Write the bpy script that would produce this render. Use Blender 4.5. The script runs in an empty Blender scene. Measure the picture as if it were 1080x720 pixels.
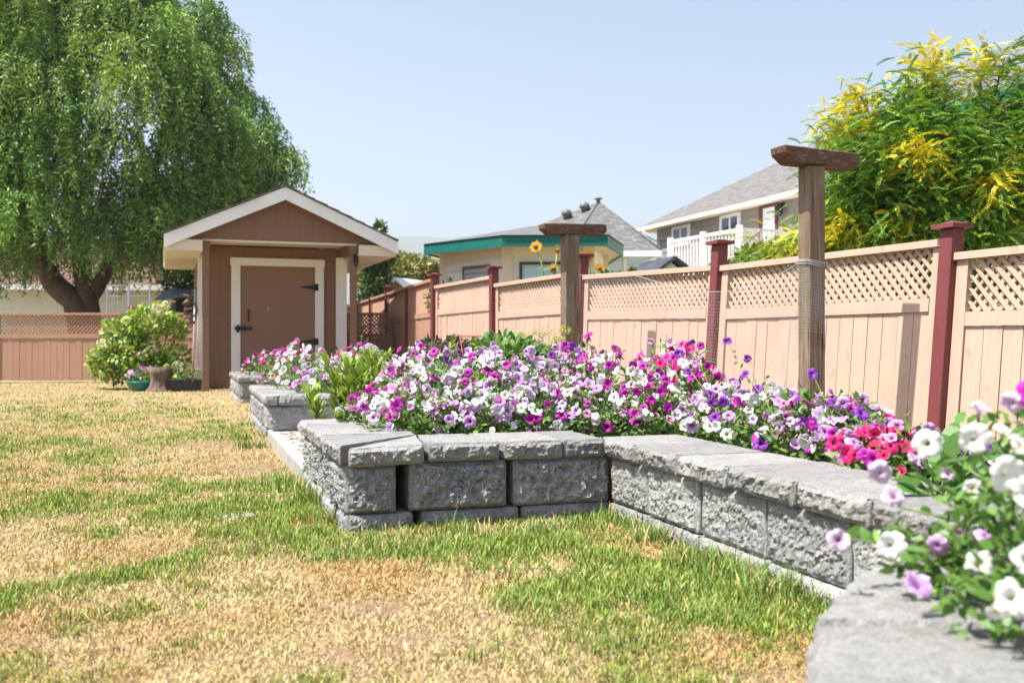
import bpy, bmesh, math, random
import numpy as np
from mathutils import Vector, Matrix

rng = np.random.default_rng(7)
random.seed(7)
SC = bpy.context.scene
COL = SC.collection
CH = 0.75            # eye height above the lawn
F = 1050.0           # focal length, photo pixels
HY = 362.0           # horizon row

def W(px, py, Z):
    return np.array([(px-540)/F*Z, Z, CH+(HY-py)/F*Z])
def R(a): return math.radians(a)

# ------------------------------------------------------------------ noise
def _hash(ix, iy, iz, seed):
    h = (ix.astype(np.int64)*374761393 + iy.astype(np.int64)*668265263 + iz.astype(np.int64)*2147483647 + seed*1274126177) & 0xffffffff
    h = ((h ^ (h >> 13))*1274126177) & 0xffffffff
    h = ((h ^ (h >> 15))*2246822519) & 0xffffffff
    return ((h ^ (h >> 16)) & 0xffffff)/float(0xffffff)
def vnoise(x, y, z=None, seed=0):
    x = np.asarray(x, float); y = np.asarray(y, float)
    z = np.zeros_like(x) if z is None else np.asarray(z, float)
    ix, iy, iz = np.floor(x), np.floor(y), np.floor(z)
    fx, fy, fz = x-ix, y-iy, z-iz
    fx, fy, fz = [t*t*(3-2*t) for t in (fx, fy, fz)]
    out = 0
    for a in (0, 1):
        for b in (0, 1):
            for c in (0, 1):
                w = (fx if a else 1-fx)*(fy if b else 1-fy)*(fz if c else 1-fz)
                out = out + w*_hash(ix+a, iy+b, iz+c, seed)
    return out
def fbm(x, y, z=None, seed=0, o=4):
    s = 0; a = .5; n = 0
    for k in range(o):
        f = 2.03**k
        s = s + a*vnoise(np.asarray(x)*f, np.asarray(y)*f, None if z is None else np.asarray(z)*f, seed+k*17)
        n += a; a *= .5
    return s/n

# ------------------------------------------------------------------ objects
def tag(o, label=None, cat=None, group=None, kind=None):
    if label: o['label'] = label
    if cat: o['category'] = cat
    if group: o['group'] = group
    if kind: o['kind'] = kind
    return o
def empty(name, loc, label, cat, group=None):
    o = bpy.data.objects.new(name, None); COL.objects.link(o)
    o.empty_display_size = .1
    o.location = tuple(float(t) for t in loc)
    return tag(o, label, cat, group)
def wloc(o):
    v = np.zeros(3)
    while o is not None:
        v = v+np.array(o.location); o = o.parent
    return v
def link(name, me, parent=None, loc=None):
    o = bpy.data.objects.new(name, me); COL.objects.link(o)
    if parent is not None: o.parent = parent
    if loc is not None: o.location = loc
    return o
def fast_mesh(name, V, Fc, mat, cols=None, smooth=False, uv=None):
    """V (n,3), Fc (m,k) uniform polygons"""
    V = np.asarray(V, np.float32); Fc = np.asarray(Fc, np.int32)
    me = bpy.data.meshes.new(name)
    me.vertices.add(len(V)); me.vertices.foreach_set('co', V.ravel())
    m, k = Fc.shape
    me.loops.add(m*k); me.loops.foreach_set('vertex_index', Fc.ravel())
    me.polygons.add(m)
    me.polygons.foreach_set('loop_start', np.arange(0, m*k, k, dtype=np.int32))
    me.polygons.foreach_set('loop_total', np.full(m, k, np.int32))
    me.update(calc_edges=True); me.validate()
    if cols is not None:
        ca = me.color_attributes.new('col', 'FLOAT_COLOR', 'POINT')
        c4 = np.ones((len(V), 4), np.float32); c4[:, :3] = cols
        ca.data.foreach_set('color', c4.ravel())
    me.polygons.foreach_set('use_smooth', np.full(m, bool(smooth)))
    if mat: me.materials.append(mat)
    return me

class MB:
    """collects shapes (world coordinates) and links them as ONE mesh"""
    def __init__(s): s.v = []; s.f = []; s.sm = []
    def add(s, vs, fs, smooth=False):
        b = len(s.v)
        s.v += [tuple(float(c) for c in p) for p in vs]
        s.f += [tuple(b+i for i in f) for f in fs]
        s.sm += [smooth]*len(fs); return s
    def hexa(s, p):      # 8 corners: bottom 4 (ccw from above), top 4
        return s.add(p, [(3, 2, 1, 0), (4, 5, 6, 7), (0, 1, 5, 4), (1, 2, 6, 5), (2, 3, 7, 6), (3, 0, 4, 7)])
    def box(s, c, d, ax=None):   # centre, full size, axes 3x3 rows
        c = np.array(c, float); ax = np.eye(3) if ax is None else np.array(ax, float)
        a, b, e = [ax[i]*d[i]/2 for i in range(3)]
        return s.hexa([c-a-b-e, c+a-b-e, c+a+b-e, c-a+b-e, c-a-b+e, c+a-b+e, c+a+b+e, c-a+b+e])
    def fbox(s, fr, x0, x1, y0, y1, z0, z1):   # box in a frame
        return s.hexa([fr(x0, y0, z0), fr(x1, y0, z0), fr(x1, y1, z0), fr(x0, y1, z0), fr(x0, y0, z1), fr(x1, y0, z1), fr(x1, y1, z1), fr(x0, y1, z1)])
    def bar(s, p, q, w, h, up=(0, 0, 1)):
        p = np.array(p, float); q = np.array(q, float); t = q-p; L = np.linalg.norm(t); t /= L
        up = np.array(up, float)
        if abs(t@up) > .98: up = np.array([1., 0, 0])
        r = np.cross(t, up); r /= np.linalg.norm(r); u = np.cross(r, t)
        return s.box((p+q)/2, (L, w, h), (t, -r, u))
    def tube(s, pts, rad, n=6, cap=True):
        pts = [np.array(p, float) for p in pts]
        if np.isscalar(rad): rad = [rad]*len(pts)
        vs = []; fs = []
        ref = np.array([.31, .77, .55])
        for i, p in enumerate(pts):
            t = pts[min(i+1, len(pts)-1)]-pts[max(i-1, 0)]; t = t/(np.linalg.norm(t)+1e-9)
            a = np.cross(t, ref); a /= np.linalg.norm(a)+1e-9; b = np.cross(t, a)
            for k in range(n):
                th = 2*math.pi*k/n
                vs.append(p+rad[i]*(math.cos(th)*a+math.sin(th)*b))
        for i in range(len(pts)-1):
            for k in range(n):
                k2 = (k+1) % n
                fs.append((i*n+k, i*n+k2, (i+1)*n+k2, (i+1)*n+k))
        if cap:
            fs.append(tuple(range(n))[::-1]); fs.append(tuple((len(pts)-1)*n+k for k in range(n)))
        return s.add(vs, fs, True)
    def lathe(s, c, prof, n=20, axis=None):
        vs = []; fs = []
        for r, z in prof:
            for k in range(n):
                th = 2*math.pi*k/n
                vs.append((c[0]+r*math.cos(th), c[1]+r*math.sin(th), c[2]+z))
        m = len(prof)
        for i in range(m-1):
            for k in range(n):
                k2 = (k+1) % n
                fs.append((i*n+k, i*n+k2, (i+1)*n+k2, (i+1)*n+k))
        fs.append(tuple(range(n))[::-1]); fs.append(tuple((m-1)*n+k for k in range(n)))
        return s.add(vs, fs, True)
    def prism(s, poly, z0, z1):  # poly list of (x,y) ccw
        n = len(poly)
        vs = [(p[0], p[1], z0) for p in poly]+[(p[0], p[1], z1) for p in poly]
        fs = [tuple(range(n))[::-1], tuple(range(n, 2*n))]+[(i, (i+1) % n, n+(i+1) % n, n+i) for i in range(n)]
        return s.add(vs, fs)
    def build(s, name, mat, parent=None, bevel=0, origin=None):
        off = wloc(parent) if parent is not None else (np.array(origin, float) if origin is not None else np.zeros(3))
        V = np.array(s.v)-off
        me = bpy.data.meshes.new(name); me.from_pydata(V.tolist(), [], s.f)
        me.polygons.foreach_set('use_smooth', s.sm)
        if not any(s.sm):
            bm = bmesh.new(); bm.from_mesh(me); bmesh.ops.recalc_face_normals(bm, faces=bm.faces)
            if bevel > 0:
                bmesh.ops.bevel(bm, geom=list(bm.edges), offset=bevel, segments=1, affect='EDGES', clamp_overlap=True)
            bm.to_mesh(me); bm.free()
        me.update()
        uvl = me.uv_layers.new(name='UVMap')
        co = np.array([v.co for v in me.vertices])
        for p in me.polygons:
            n = p.normal
            if abs(n.z) > .995: t = Vector((1, 0, 0)); b = Vector((0, 1, 0))
            else:
                t = Vector((0, 0, 1)).cross(n).normalized(); b = n.cross(t)
            for li in p.loop_indices:
                c = Vector(co[me.loops[li].vertex_index])
                uvl.data[li].uv = (c.dot(t), c.dot(b))
        if mat: me.materials.append(mat)
        o = link(name, me, parent)
        if parent is None and origin is not None: o.location = tuple(off)
        return o

# ------------------------------------------------------------------ materials
MATS = {}
class NT:
    def __init__(s, name):
        s.m = bpy.data.materials.new(name); s.m.use_nodes = True
        s.t = s.m.node_tree; s.b = s.t.nodes['Principled BSDF']; s.out = s.t.nodes['Material Output']
    def n(s, typ, **kw):
        nd = s.t.nodes.new(typ)
        for k, v in kw.items():
            if k.startswith('_'): setattr(nd, k[1:], v)
            else: nd.inputs[k].default_value = v
        return nd
    def l(s, a, b): s.t.links.new(a, b)
    def coord(s, what='Object', scale=(1, 1, 1), rot=(0, 0, 0)):
        tc = s.n('ShaderNodeTexCoord'); mp = s.n('ShaderNodeMapping')
        mp.inputs['Scale'].default_value = scale; mp.inputs['Rotation'].default_value = rot
        s.l(tc.outputs[what], mp.inputs['Vector']); return mp.outputs[0]
    def noise(s, vec, scale, detail=4, rough=.55):
        nd = s.n('ShaderNodeTexNoise', Scale=scale, Detail=detail, Roughness=rough)
        s.l(vec, nd.inputs['Vector']); return nd.outputs['Fac']
    def ramp(s, fac, stops):
        r = s.n('ShaderNodeValToRGB'); e = r.color_ramp.elements
        while len(e) < len(stops): e.new(.5)
        for i, (p, c) in enumerate(stops):
            e[i].position = p; e[i].color = (*c, 1)
        s.l(fac, r.inputs[0]); return r.outputs[0]
    def mix(s, fac, a, b, mode='MIX'):
        m = s.n('ShaderNodeMix', _data_type='RGBA', _blend_type=mode)
        for sock, v in ((m.inputs[0], fac), (m.inputs[6], a), (m.inputs[7], b)):
            if isinstance(v, (int, float)): sock.default_value = v
            elif isinstance(v, tuple): sock.default_value = (*v, 1)
            else: s.l(v, sock)
        return m.outputs[2]
    def math(s, op, a, b=None, c=None):
        m = s.n('ShaderNodeMath', _operation=op)
        for i, v in enumerate((a, b, c)):
            if v is None: continue
            if isinstance(v, (int, float)): m.inputs[i].default_value = v
            else: s.l(v, m.inputs[i])
        return m.outputs[0]
    def bump(s, h, strength=.3, dist=.01, prev=None):
        b = s.n('ShaderNodeBump', Strength=strength, Distance=dist)
        s.l(h, b.inputs['Height'])
        if prev is not None: s.l(prev, b.inputs['Normal'])
        return b.outputs[0]
    def fin(s, col, rough=.7, normal=None, spec=.3):
        if isinstance(col, tuple): s.b.inputs['Base Color'].default_value = (*col, 1)
        else: s.l(col, s.b.inputs['Base Color'])
        s.b.inputs['Roughness'].default_value = rough
        s.b.inputs['Specular IOR Level'].default_value = spec
        if normal is not None: s.l(normal, s.b.inputs['Normal'])
        return s.m

def pm(name, c1, c2, scale=6, rough=.7, bstr=.2, bscale=60, stretch=(1, 1, 1), spec=.3, lo=.3, hi=.7):
    t = NT(name); v = t.coord('Object', stretch)
    c = t.ramp(t.noise(v, scale, 5), [(lo, c1), (hi, c2)])
    return t.fin(c, rough, t.bump(t.noise(v, bscale, 4), bstr, .004), spec)
def leaf_mat(name, trans=.35, rough=.5, tint=(1, 1, 1), rnd=0.0):
    t = NT(name)
    a = t.n('ShaderNodeAttribute', _attribute_name='col')
    col = a.outputs['Color']
    if rnd:
        oi = t.n('ShaderNodeObjectInfo')
        hsv = t.n('ShaderNodeHueSaturation')
        t.l(t.math('MULTIPLY_ADD', oi.outputs['Random'], .03*rnd, .5-.015*rnd), hsv.inputs['Hue'])
        t.l(t.math('MULTIPLY_ADD', oi.outputs['Random'], -.22*rnd, 1+.06*rnd), hsv.inputs['Value'])
        t.l(col, hsv.inputs['Color']); col = hsv.outputs[0]
    t.l(col, t.b.inputs['Base Color']); t.b.inputs['Roughness'].default_value = rough
    t.b.inputs['Specular IOR Level'].default_value = .35
    tr = t.n('ShaderNodeBsdfTranslucent')
    t.l(t.mix(1.0, col, tint, 'MULTIPLY'), tr.inputs['Color'])
    mx = t.n('ShaderNodeMixShader'); mx.inputs[0].default_value = trans
    t.l(t.b.outputs[0], mx.inputs[1]); t.l(tr.outputs[0], mx.inputs[2]); t.l(mx.outputs[0], t.out.inputs['Surface'])
    return t.m
def siding(name, c, pitch=.11, rough=.55):
    t = NT(name); tc = t.n('ShaderNodeTexCoord'); sx = t.n('ShaderNodeSeparateXYZ'); t.l(tc.outputs['UV'], sx.inputs[0])
    fr = t.math('FRACT', t.math('DIVIDE', sx.outputs[1], pitch))
    h = t.math('SUBTRACT', 1.0, fr)
    n = t.noise(tc.outputs['UV'], 2.0, 5)
    col = t.mix(n, tuple(x*.85 for x in c), tuple(min(1, x*1.12) for x in c))
    return t.fin(col, rough, t.bump(h, .9, .022))
def shingles(name, c1, c2, c3):
    t = NT(name); tc = t.n('ShaderNodeTexCoord')
    br = t.n('ShaderNodeTexBrick', Scale=1.0); br.offset = .5
    br.inputs['Brick Width'].default_value = .3; br.inputs['Row Height'].default_value = .14; br.inputs['Mortar Size'].default_value = .008
    br.inputs['Color1'].default_value = (*c1, 1); br.inputs['Color2'].default_value = (*c2, 1); br.inputs['Mortar'].default_value = (*[x*.6 for x in c3], 1)
    t.l(tc.outputs['UV'], br.inputs['Vector'])
    n = t.noise(tc.outputs['UV'], 1.3, 6, .65)
    col = t.mix(t.math('MULTIPLY', n, .6), br.outputs['Color'], c3)
    n5 = t.noise(t.coord('UV', (3.4, 7.2, 1)), 1.0, 2, .6)
    col = t.mix(t.ramp(n5, [(.38, (.7, .7, .7)), (.55, (0, 0, 0))]), col, tuple(x*.45 for x in c3))
    col = t.mix(t.ramp(n5, [(.58, (0, 0, 0)), (.75, (.6, .6, .6))]), col, tuple(min(1, x*1.7) for x in c2))
    n2 = t.noise(tc.outputs['UV'], 60, 3)
    col = t.mix(.35, col, t.ramp(n2, [(.3, tuple(x*.6 for x in c1)), (.7, tuple(min(1, x*1.5) for x in c1))]))
    sx = t.n('ShaderNodeSeparateXYZ'); t.l(tc.outputs['UV'], sx.inputs[0])
    fr = t.math('SUBTRACT', 1.0, t.math('FRACT', t.math('DIVIDE', sx.outputs[1], .14)))
    return t.fin(col, .85, t.bump(n2, .3, .004, t.bump(fr, .7, .012)))
def paint(name, c, grain=1.0, rough=.55, dirt=.25, bstr=.25, groove=0):
    """painted wood: vertical grain, slight wear"""
    t = NT(name); v = t.coord('Object', (14, 14, .7)); v2 = t.coord('Object')
    g = t.noise(v, 3.0, 5, .6); w = t.noise(v2, 2.2, 6, .65)
    col = t.mix(g, tuple(x*(1-.14*grain) for x in c), tuple(min(1, x*(1+.12*grain)) for x in c))
    ge = t.n('ShaderNodeNewGeometry')          # every board is painted a little differently
    col = t.mix(t.math('MULTIPLY', ge.outputs['Random Per Island'], .16), col, tuple(x*.62+.02 for x in c))
    kn = t.ramp(t.noise(t.coord('Object', (1, 1, .6)), 15, 1), [(.70, (0, 0, 0)), (.73, (1, 1, 1))])
    col = t.mix(t.math('MULTIPLY', kn, .28*grain), col, tuple(x*.55 for x in c))
    col = t.mix(t.math('MULTIPLY', t.ramp(w, [(.5, (0, 0, 0)), (.75, (1, 1, 1))]), dirt), col, tuple(x*.62 for x in c))
    if groove:
        tc = t.n('ShaderNodeTexCoord'); sx = t.n('ShaderNodeSeparateXYZ'); t.l(tc.outputs['UV'], sx.inputs[0])
        gv = t.ramp(t.math('ABSOLUTE', t.math('SUBTRACT', t.math('FRACT', t.math('DIVIDE', sx.outputs[0], groove)), .5)), [(.02, (0, 0, 0)), (.06, (1, 1, 1))])
    sp = t.ramp(t.noise(v2, 24, 2), [(.72, (0, 0, 0)), (.76, (1, 1, 1))])
    col = t.mix(t.math('MULTIPLY', sp, .35), col, tuple(min(1, x*1.4+.05) for x in c))
    return t.fin(col, rough, t.bump(gv, .6, .01, t.bump(g, bstr, .004)) if groove else t.bump(g, bstr, .004))
def concrete(name, c1, c2, rust=.25):
    t = NT(name); v = t.coord('Object')
    big = t.noise(v, 5, 6, .65); fine = t.noise(v, 210, 3, .7); mid = t.noise(v, 38, 5, .7)
    col = t.ramp(mid, [(.3, c1), (.7, c2)])
    col = t.mix(t.math('MULTIPLY', t.ramp(big, [(.48, (0, 0, 0)), (.72, (1, 1, 1))]), .45), col, tuple(x*.7 for x in c1))
    col = t.mix(t.ramp(fine, [(.36, (.95, .95, .95)), (.5, (.10, .10, .10))]), col, tuple(x*.45 for x in c1))
    col = t.mix(t.math('MULTIPLY', t.ramp(t.noise(v, 300, 2), [(.62, (0, 0, 0)), (.7, (1, 1, 1))]), .5), col, tuple(min(1, x*1.5) for x in c2))
    oi = t.n('ShaderNodeObjectInfo')           # each block came from a different batch
    hv = t.n('ShaderNodeHueSaturation'); t.l(t.math('MULTIPLY_ADD', oi.outputs['Random'], .34, .80), hv.inputs['Value']); t.l(col, hv.inputs['Color']); col = hv.outputs[0]
    mo = t.ramp(t.noise(v, 11, 6, .75), [(.55, (0, 0, 0)), (.70, (1, 1, 1))])
    col = t.mix(t.math('MULTIPLY', mo, .5), col, (.13, .125, .105))
    st = t.ramp(t.noise(v, 7.5, 5, .7), [(.58, (0, 0, 0)), (.78, (1, 1, 1))])
    col = t.mix(t.math('MULTIPLY', st, rust), col, (.34, .25, .17))
    return t.fin(col, .92, t.bump(fine, .8, .005, t.bump(mid, .6, .010)), .15)

def mk():
    m = MATS
    m['stone'] = concrete('grey split concrete', (.25, .25, .252), (.48, .478, .47), .08)
    m['capstone'] = concrete('grey cap concrete', (.235, .232, .228), (.375, .37, .36), .34)
    m['fence'] = paint('brown peach fence paint', (.49, .348, .272), 1.5, .6, .35, .4)
    m['fence_shaded'] = paint('shade toned fence paint', (.40, .235, .165))  # same paint as the near fence, weaker light put into a darker colour
    m['post'] = paint('oxblood post paint', (.165, .040, .040), 1.6, .5, .35)
    m['shed'] = paint('brown shed paint', (.225, .126, .080), .9, .6, .15, .2, .2)
    m['shed_door'] = paint('brown door paint', (.265, .155, .108), .3, .6, .1)
    m['white'] = paint('white paint', (.82, .82, .81), .2, .5, .12)
    m['cream'] = paint('cream soffit paint', (.72, .64, .52), .2, .6, .1)
    m['green'] = pm('teal green fascia paint', (.006, .115, .095), (.009, .14, .115), 3, .45, .05)
    m['shing_brown'] = shingles('dark shed shingles', (.11, .09, .08), (.16, .13, .115), (.08, .07, .065))
    m['shing_grey'] = shingles('grey shingles', (.135, .135, .137), (.20, .20, .20), (.10, .10, .10))
    m['shing_dark'] = shingles('dark slate shingles', (.055, .065, .085), (.08, .09, .115), (.04, .05, .065))
    m['shing_tan'] = shingles('weathered grey brown shingles', (.15, .143, .137), (.215, .205, .195), (.11, .105, .10))
    m['roof_clay'] = shingles('clay brown shingles', (.16, .085, .06), (.20, .11, .08), (.10, .06, .045))
    m['sid_cream'] = pm('cream siding paint', (.80, .785, .71), (.87, .855, .78), 2, .55, .1)
    m['sid_taupe'] = pm('taupe siding paint', (.25, .215, .19), (.29, .25, .22), 2, .55, .1)
    m['sid_blue'] = pm('pale blue siding paint', (.50, .66, .74), (.56, .72, .80), 2, .55, .1)
    m['stucco'] = pm('white stucco', (.66, .66, .65), (.76, .76, .75), 4, .9, .4, 120)
    m['glass'] = NT('window glass').fin((.06, .085, .105), .06, None, .6)
    m['glass_pale'] = pm('pale blue blind behind glass', (.42, .62, .70), (.48, .68, .76), 2, .35, 0, 10, spec=.6)
    m['black'] = pm('black iron', (.012, .012, .013), (.03, .03, .032), 30, .45, .2, 90)
    m['dark'] = pm('dark vent slats', (.05, .052, .055), (.07, .072, .075), 30, .6, .1)
    m['metal'] = pm('galvanised metal', (.35, .36, .37), (.46, .47, .48), 20, .35, .1)
    m['vent'] = pm('dark grey vent metal', (.12, .12, .13), (.17, .17, .18), 20, .4, .1)
    m['maroon'] = pm('maroon door trim', (.13, .03, .03), (.16, .04, .038), 8, .5, .1)
    m['bark'] = pm('brown willow bark', (.075, .05, .035), (.17, .12, .085), 4, .95, 1.0, 14, (3, 3, .8))
    m['twig'] = pm('green brown stem', (.16, .17, .06), (.24, .22, .09), 8, .7, .2)
    m['stem'] = pm('pale green plant stem', (.17, .26, .07), (.26, .33, .12), 8, .6, .1)
    m['leaf'] = leaf_mat('leaf', .26, .45, (1.0, 1.0, .55))
    m['petal'] = leaf_mat('petal', .30, .6, (1, 1, 1), 1.0)
    m['grass'] = leaf_mat('grass blade', .18, .6, (1, 1, .7))
    m['teal'] = pm('teal glazed pot', (.016, .12, .115), (.02, .16, .15), 5, .3, .05)
    m['charcoal'] = pm('charcoal plastic', (.02, .022, .025), (.035, .037, .04), 8, .5, .1)
    m['net'] = NT('grey garden netting').fin((.42, .43, .42), .6)
    m['redwire'] = NT('red coated wire').fin((.45, .07, .06), .5)
    m['stump'] = pm('weathered stump wood', (.07, .045, .032), (.20, .145, .105), 7, .95, 1.0, 18, (2, 2, .6))
    m['bluetarp'] = pm('blue grey corrugated roof', (.16, .24, .34), (.22, .31, .42), 6, .5, .1)
    m['wood_orange'] = paint('orange brown timber', (.42, .20, .09))
    m['pebble'] = pm('tan pebbles', (.20, .165, .13), (.36, .31, .26), 14, .9, .3, 60)
    m['edging'] = pm('pale concrete edging', (.27, .26, .245), (.36, .35, .33), 9, .9, .4, 90)
    # weathered timber
    t = NT('weathered timber'); v = t.coord('Object', (26, 26, 1.1)); v2 = t.coord('Object', (60, 60, 1.6)); v3 = t.coord('Object')
    g = t.noise(v, 1.6, 6, .7); cr = t.noise(v2, 1.0, 3, .6)
    col = t.ramp(g, [(.25, (.10, .066, .045)), (.5, (.19, .135, .095)), (.75, (.31, .245, .185))])
    col = t.mix(t.ramp(cr, [(.32, (1, 1, 1)), (.40, (0, 0, 0))]), col, (.035, .025, .02))
    col = t.mix(t.ramp(t.noise(v3, 5, 4), [(.5, (0, 0, 0)), (.8, (.6, .6, .6))]), col, (.26, .245, .22))
    m['timber'] = t.fin(col, .9, t.bump(cr, .8, .006, t.bump(g, .6, .006)), .15)
    t = NT('reddish weathered crossbar'); v = t.coord('Object', (1.1, 26, 26), (0, 0, R(0))); v2 = t.coord('Object', (1.6, 60, 60)); 
    g = t.noise(v, 1.6, 6, .7); cr = t.noise(v2, 1.0, 3, .6)
    col = t.ramp(g, [(.25, (.06, .033, .024)), (.5, (.115, .068, .048)), (.75, (.21, .145, .11))])
    col = t.mix(t.ramp(cr, [(.32, (1, 1, 1)), (.40, (0, 0, 0))]), col, (.03, .018, .014))
    m['crossbar'] = t.fin(col, .85, t.bump(cr, .8, .006, t.bump(g, .6, .006)), .15)
    # lawn sheet: colour of thatch from the attribute, plus fine litter
    t = NT('lawn thatch'); a = t.n('ShaderNodeAttribute', _attribute_name='col'); v = t.coord('Object')
    f1 = t.noise(v, 90, 4, .7); f2 = t.noise(v, 22, 5, .7)
    col = t.mix(t.ramp(f1, [(.3, (.85, .85, .85)), (.62, (0, 0, 0))]), a.outputs['Color'], (.20, .145, .085))
    col = t.mix(t.math('MULTIPLY', t.ramp(f2, [(.45, (0, 0, 0)), (.7, (1, 1, 1))]), .4), col, (.40, .30, .19))
    m['lawn'] = t.fin(col, .95, t.bump(f1, .9, .02), .1)
    m['ground'] = pm('dry earth and grass', (.22, .19, .10), (.34, .28, .16), .6, .95, .5, 30)
    t = NT('garden soil'); v = t.coord('Object')
    f1 = t.noise(v, 30, 6, .75)
    m['soil'] = t.fin(t.ramp(f1, [(.3, (.06, .042, .03)), (.7, (.17, .125, .09))]), .95, t.bump(f1, 1, .03), .1)
    t = NT('gravel'); v = t.coord('Object'); vo = t.n('ShaderNodeTexVoronoi', Scale=45.0); t.l(v, vo.inputs['Vector'])
    hs = t.n('ShaderNodeHueSaturation', Saturation=.12); t.l(vo.outputs['Color'], hs.inputs['Color'])
    col = t.mix(.6, hs.outputs[0], (.22, .18, .145))
    m['gravel'] = t.fin(col, .9, t.bump(vo.outputs['Distance'], -1.0, .02), .2)
    m['hill'] = pm('far forested hill', (.06, .085, .05), (.13, .13, .085), .004, .95, 0, .1)
mk()
Z3 = np.array([0, 0, 1.])
def frame(O, deg, zb=0.0):
    s = np.array([math.cos(R(deg)), math.sin(R(deg)), 0]); t = np.array([-s[1], s[0], 0])
    O = np.array([O[0], O[1], zb], float)
    def fr(a, b, c=0.0): return O+a*s+b*t+np.array([0, 0, c])
    fr.s, fr.t, fr.O = s, t, O
    return fr
WO = (-0.673, 4.04)
bed = frame(WO, 18)

# ------------------------------------------------------------------ ground, lawn, soil
def bed_uv(x, y):
    dx, dy = x-bed.O[0], y-bed.O[1]
    return dx*bed.s[0]+dy*bed.s[1], dx*bed.t[0]+dy*bed.t[1]
BUMPS = [(0.0, 1.47), (4.06, 6.3), (9.1, 11.3)]
NEARP = [(.63, 1.81), (.455, 1.49), (.40, 1.37), (.33, 1.10)]
def inside_bed(x, y, pad=0.0):
    u, v = bed_uv(x, y)
    r = (u > 1.16-pad) & (v > -2.6) & (v < 11.3)
    for a, b in BUMPS: r |= (u > -pad) & (v > a-pad) & (v < b+pad)
    r |= (u > -.02-pad) & (v > 1.4) & (v < 4.1)
    ex = np.interp(y, [1.10, 1.37, 1.49, 1.81], [.33, .40, .455, .63])
    r |= (x > ex-pad) & (y < 1.83+pad) 
    return r
PATCH = [  # X, Z, radius x, radius z, amount (+ green, - straw)
    (.47, 3.0, .55, .55, .75), (.95, 2.75, .3, .3, .3), (.1, 3.55, .45, .16, .25), (-.55, 3.75, .6, .14, .5), (.75, 3.35, .35, .3, .4),
    (-.30, 2.75, .42, .55, -.75), (-.9, 2.65, .35, .5, -.15), (-.45, 3.3, .5, .22, -.35), (.25, 2.35, .35, .25, -.1),
    (-2.0, 3.6, .6, .35, -.6), (-1.35, 2.9, .4, .4, .15), (-2.2, 4.6, 1.1, .5, .45), (-1.2, 4.25, .5, .3, .3), (-1.1, 5.2, .5, .35, .3),
    (-1.85, 7.0, .8, .5, -.7), (-3.6, 6.9, 1.1, 1.0, .45), (-1.4, 6.0, .35, .2, .35), (-2.6, 8.6, .5, .8, .55), (-3.6, 10.5, 2.0, 1.6, .2), (-6.5, 11, 2, 3, .25),
    (-5, 15, 3, 2.0, -.35), (-3.4, 12.5, 1, 1.2, -.3), (-1.9, 4.1, .4, .25, -.35), (-1.5, 3.4, .35, .2, .3), (-2.7, 5.6, .8, .35, -.15)]
def greenness(x, y):
    g = .43+.70*(fbm(x*1.3, y*.8, None, 3, 4)-.5)+1.35*(fbm(x*6, y*4.0, None, 9, 3)-.5)
    for px, py, rx, ry, a in PATCH:
        g = g+a*.85*np.exp(-(((x-px)/rx)**2+((y-py)/ry)**2))
    return np.clip(g, 0, 1)
BARE = [(-.28, 2.42, .30, .20), (-.42, 2.85, .22, .14), (-1.55, 6.05, .30, .35), (-.1, 2.75, .12, .10), (.62, 2.25, .2, .12), (-2.0, 3.4, .35, .14), (-1.2, 2.55, .2, .1), (-3.2, 5.6, .5, .2), (-2.3, 7.6, .5, .3), (-1.0, 3.75, .2, .08)]
def bareness(x, y):
    b = np.zeros_like(np.asarray(x, float))
    for px, py, rx, ry in BARE: b = np.maximum(b, np.exp(-(((x-px)/rx)**2+((y-py)/ry)**2)))
    return np.clip(b*(.35+1.3*fbm(np.asarray(x)*14, np.asarray(y)*11, None, 55, 3)), 0, 1)
def lawn_z(x, y):
    return .03*(fbm(x*.8, y*.8, None, 21, 3)-.5)-.012
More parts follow.
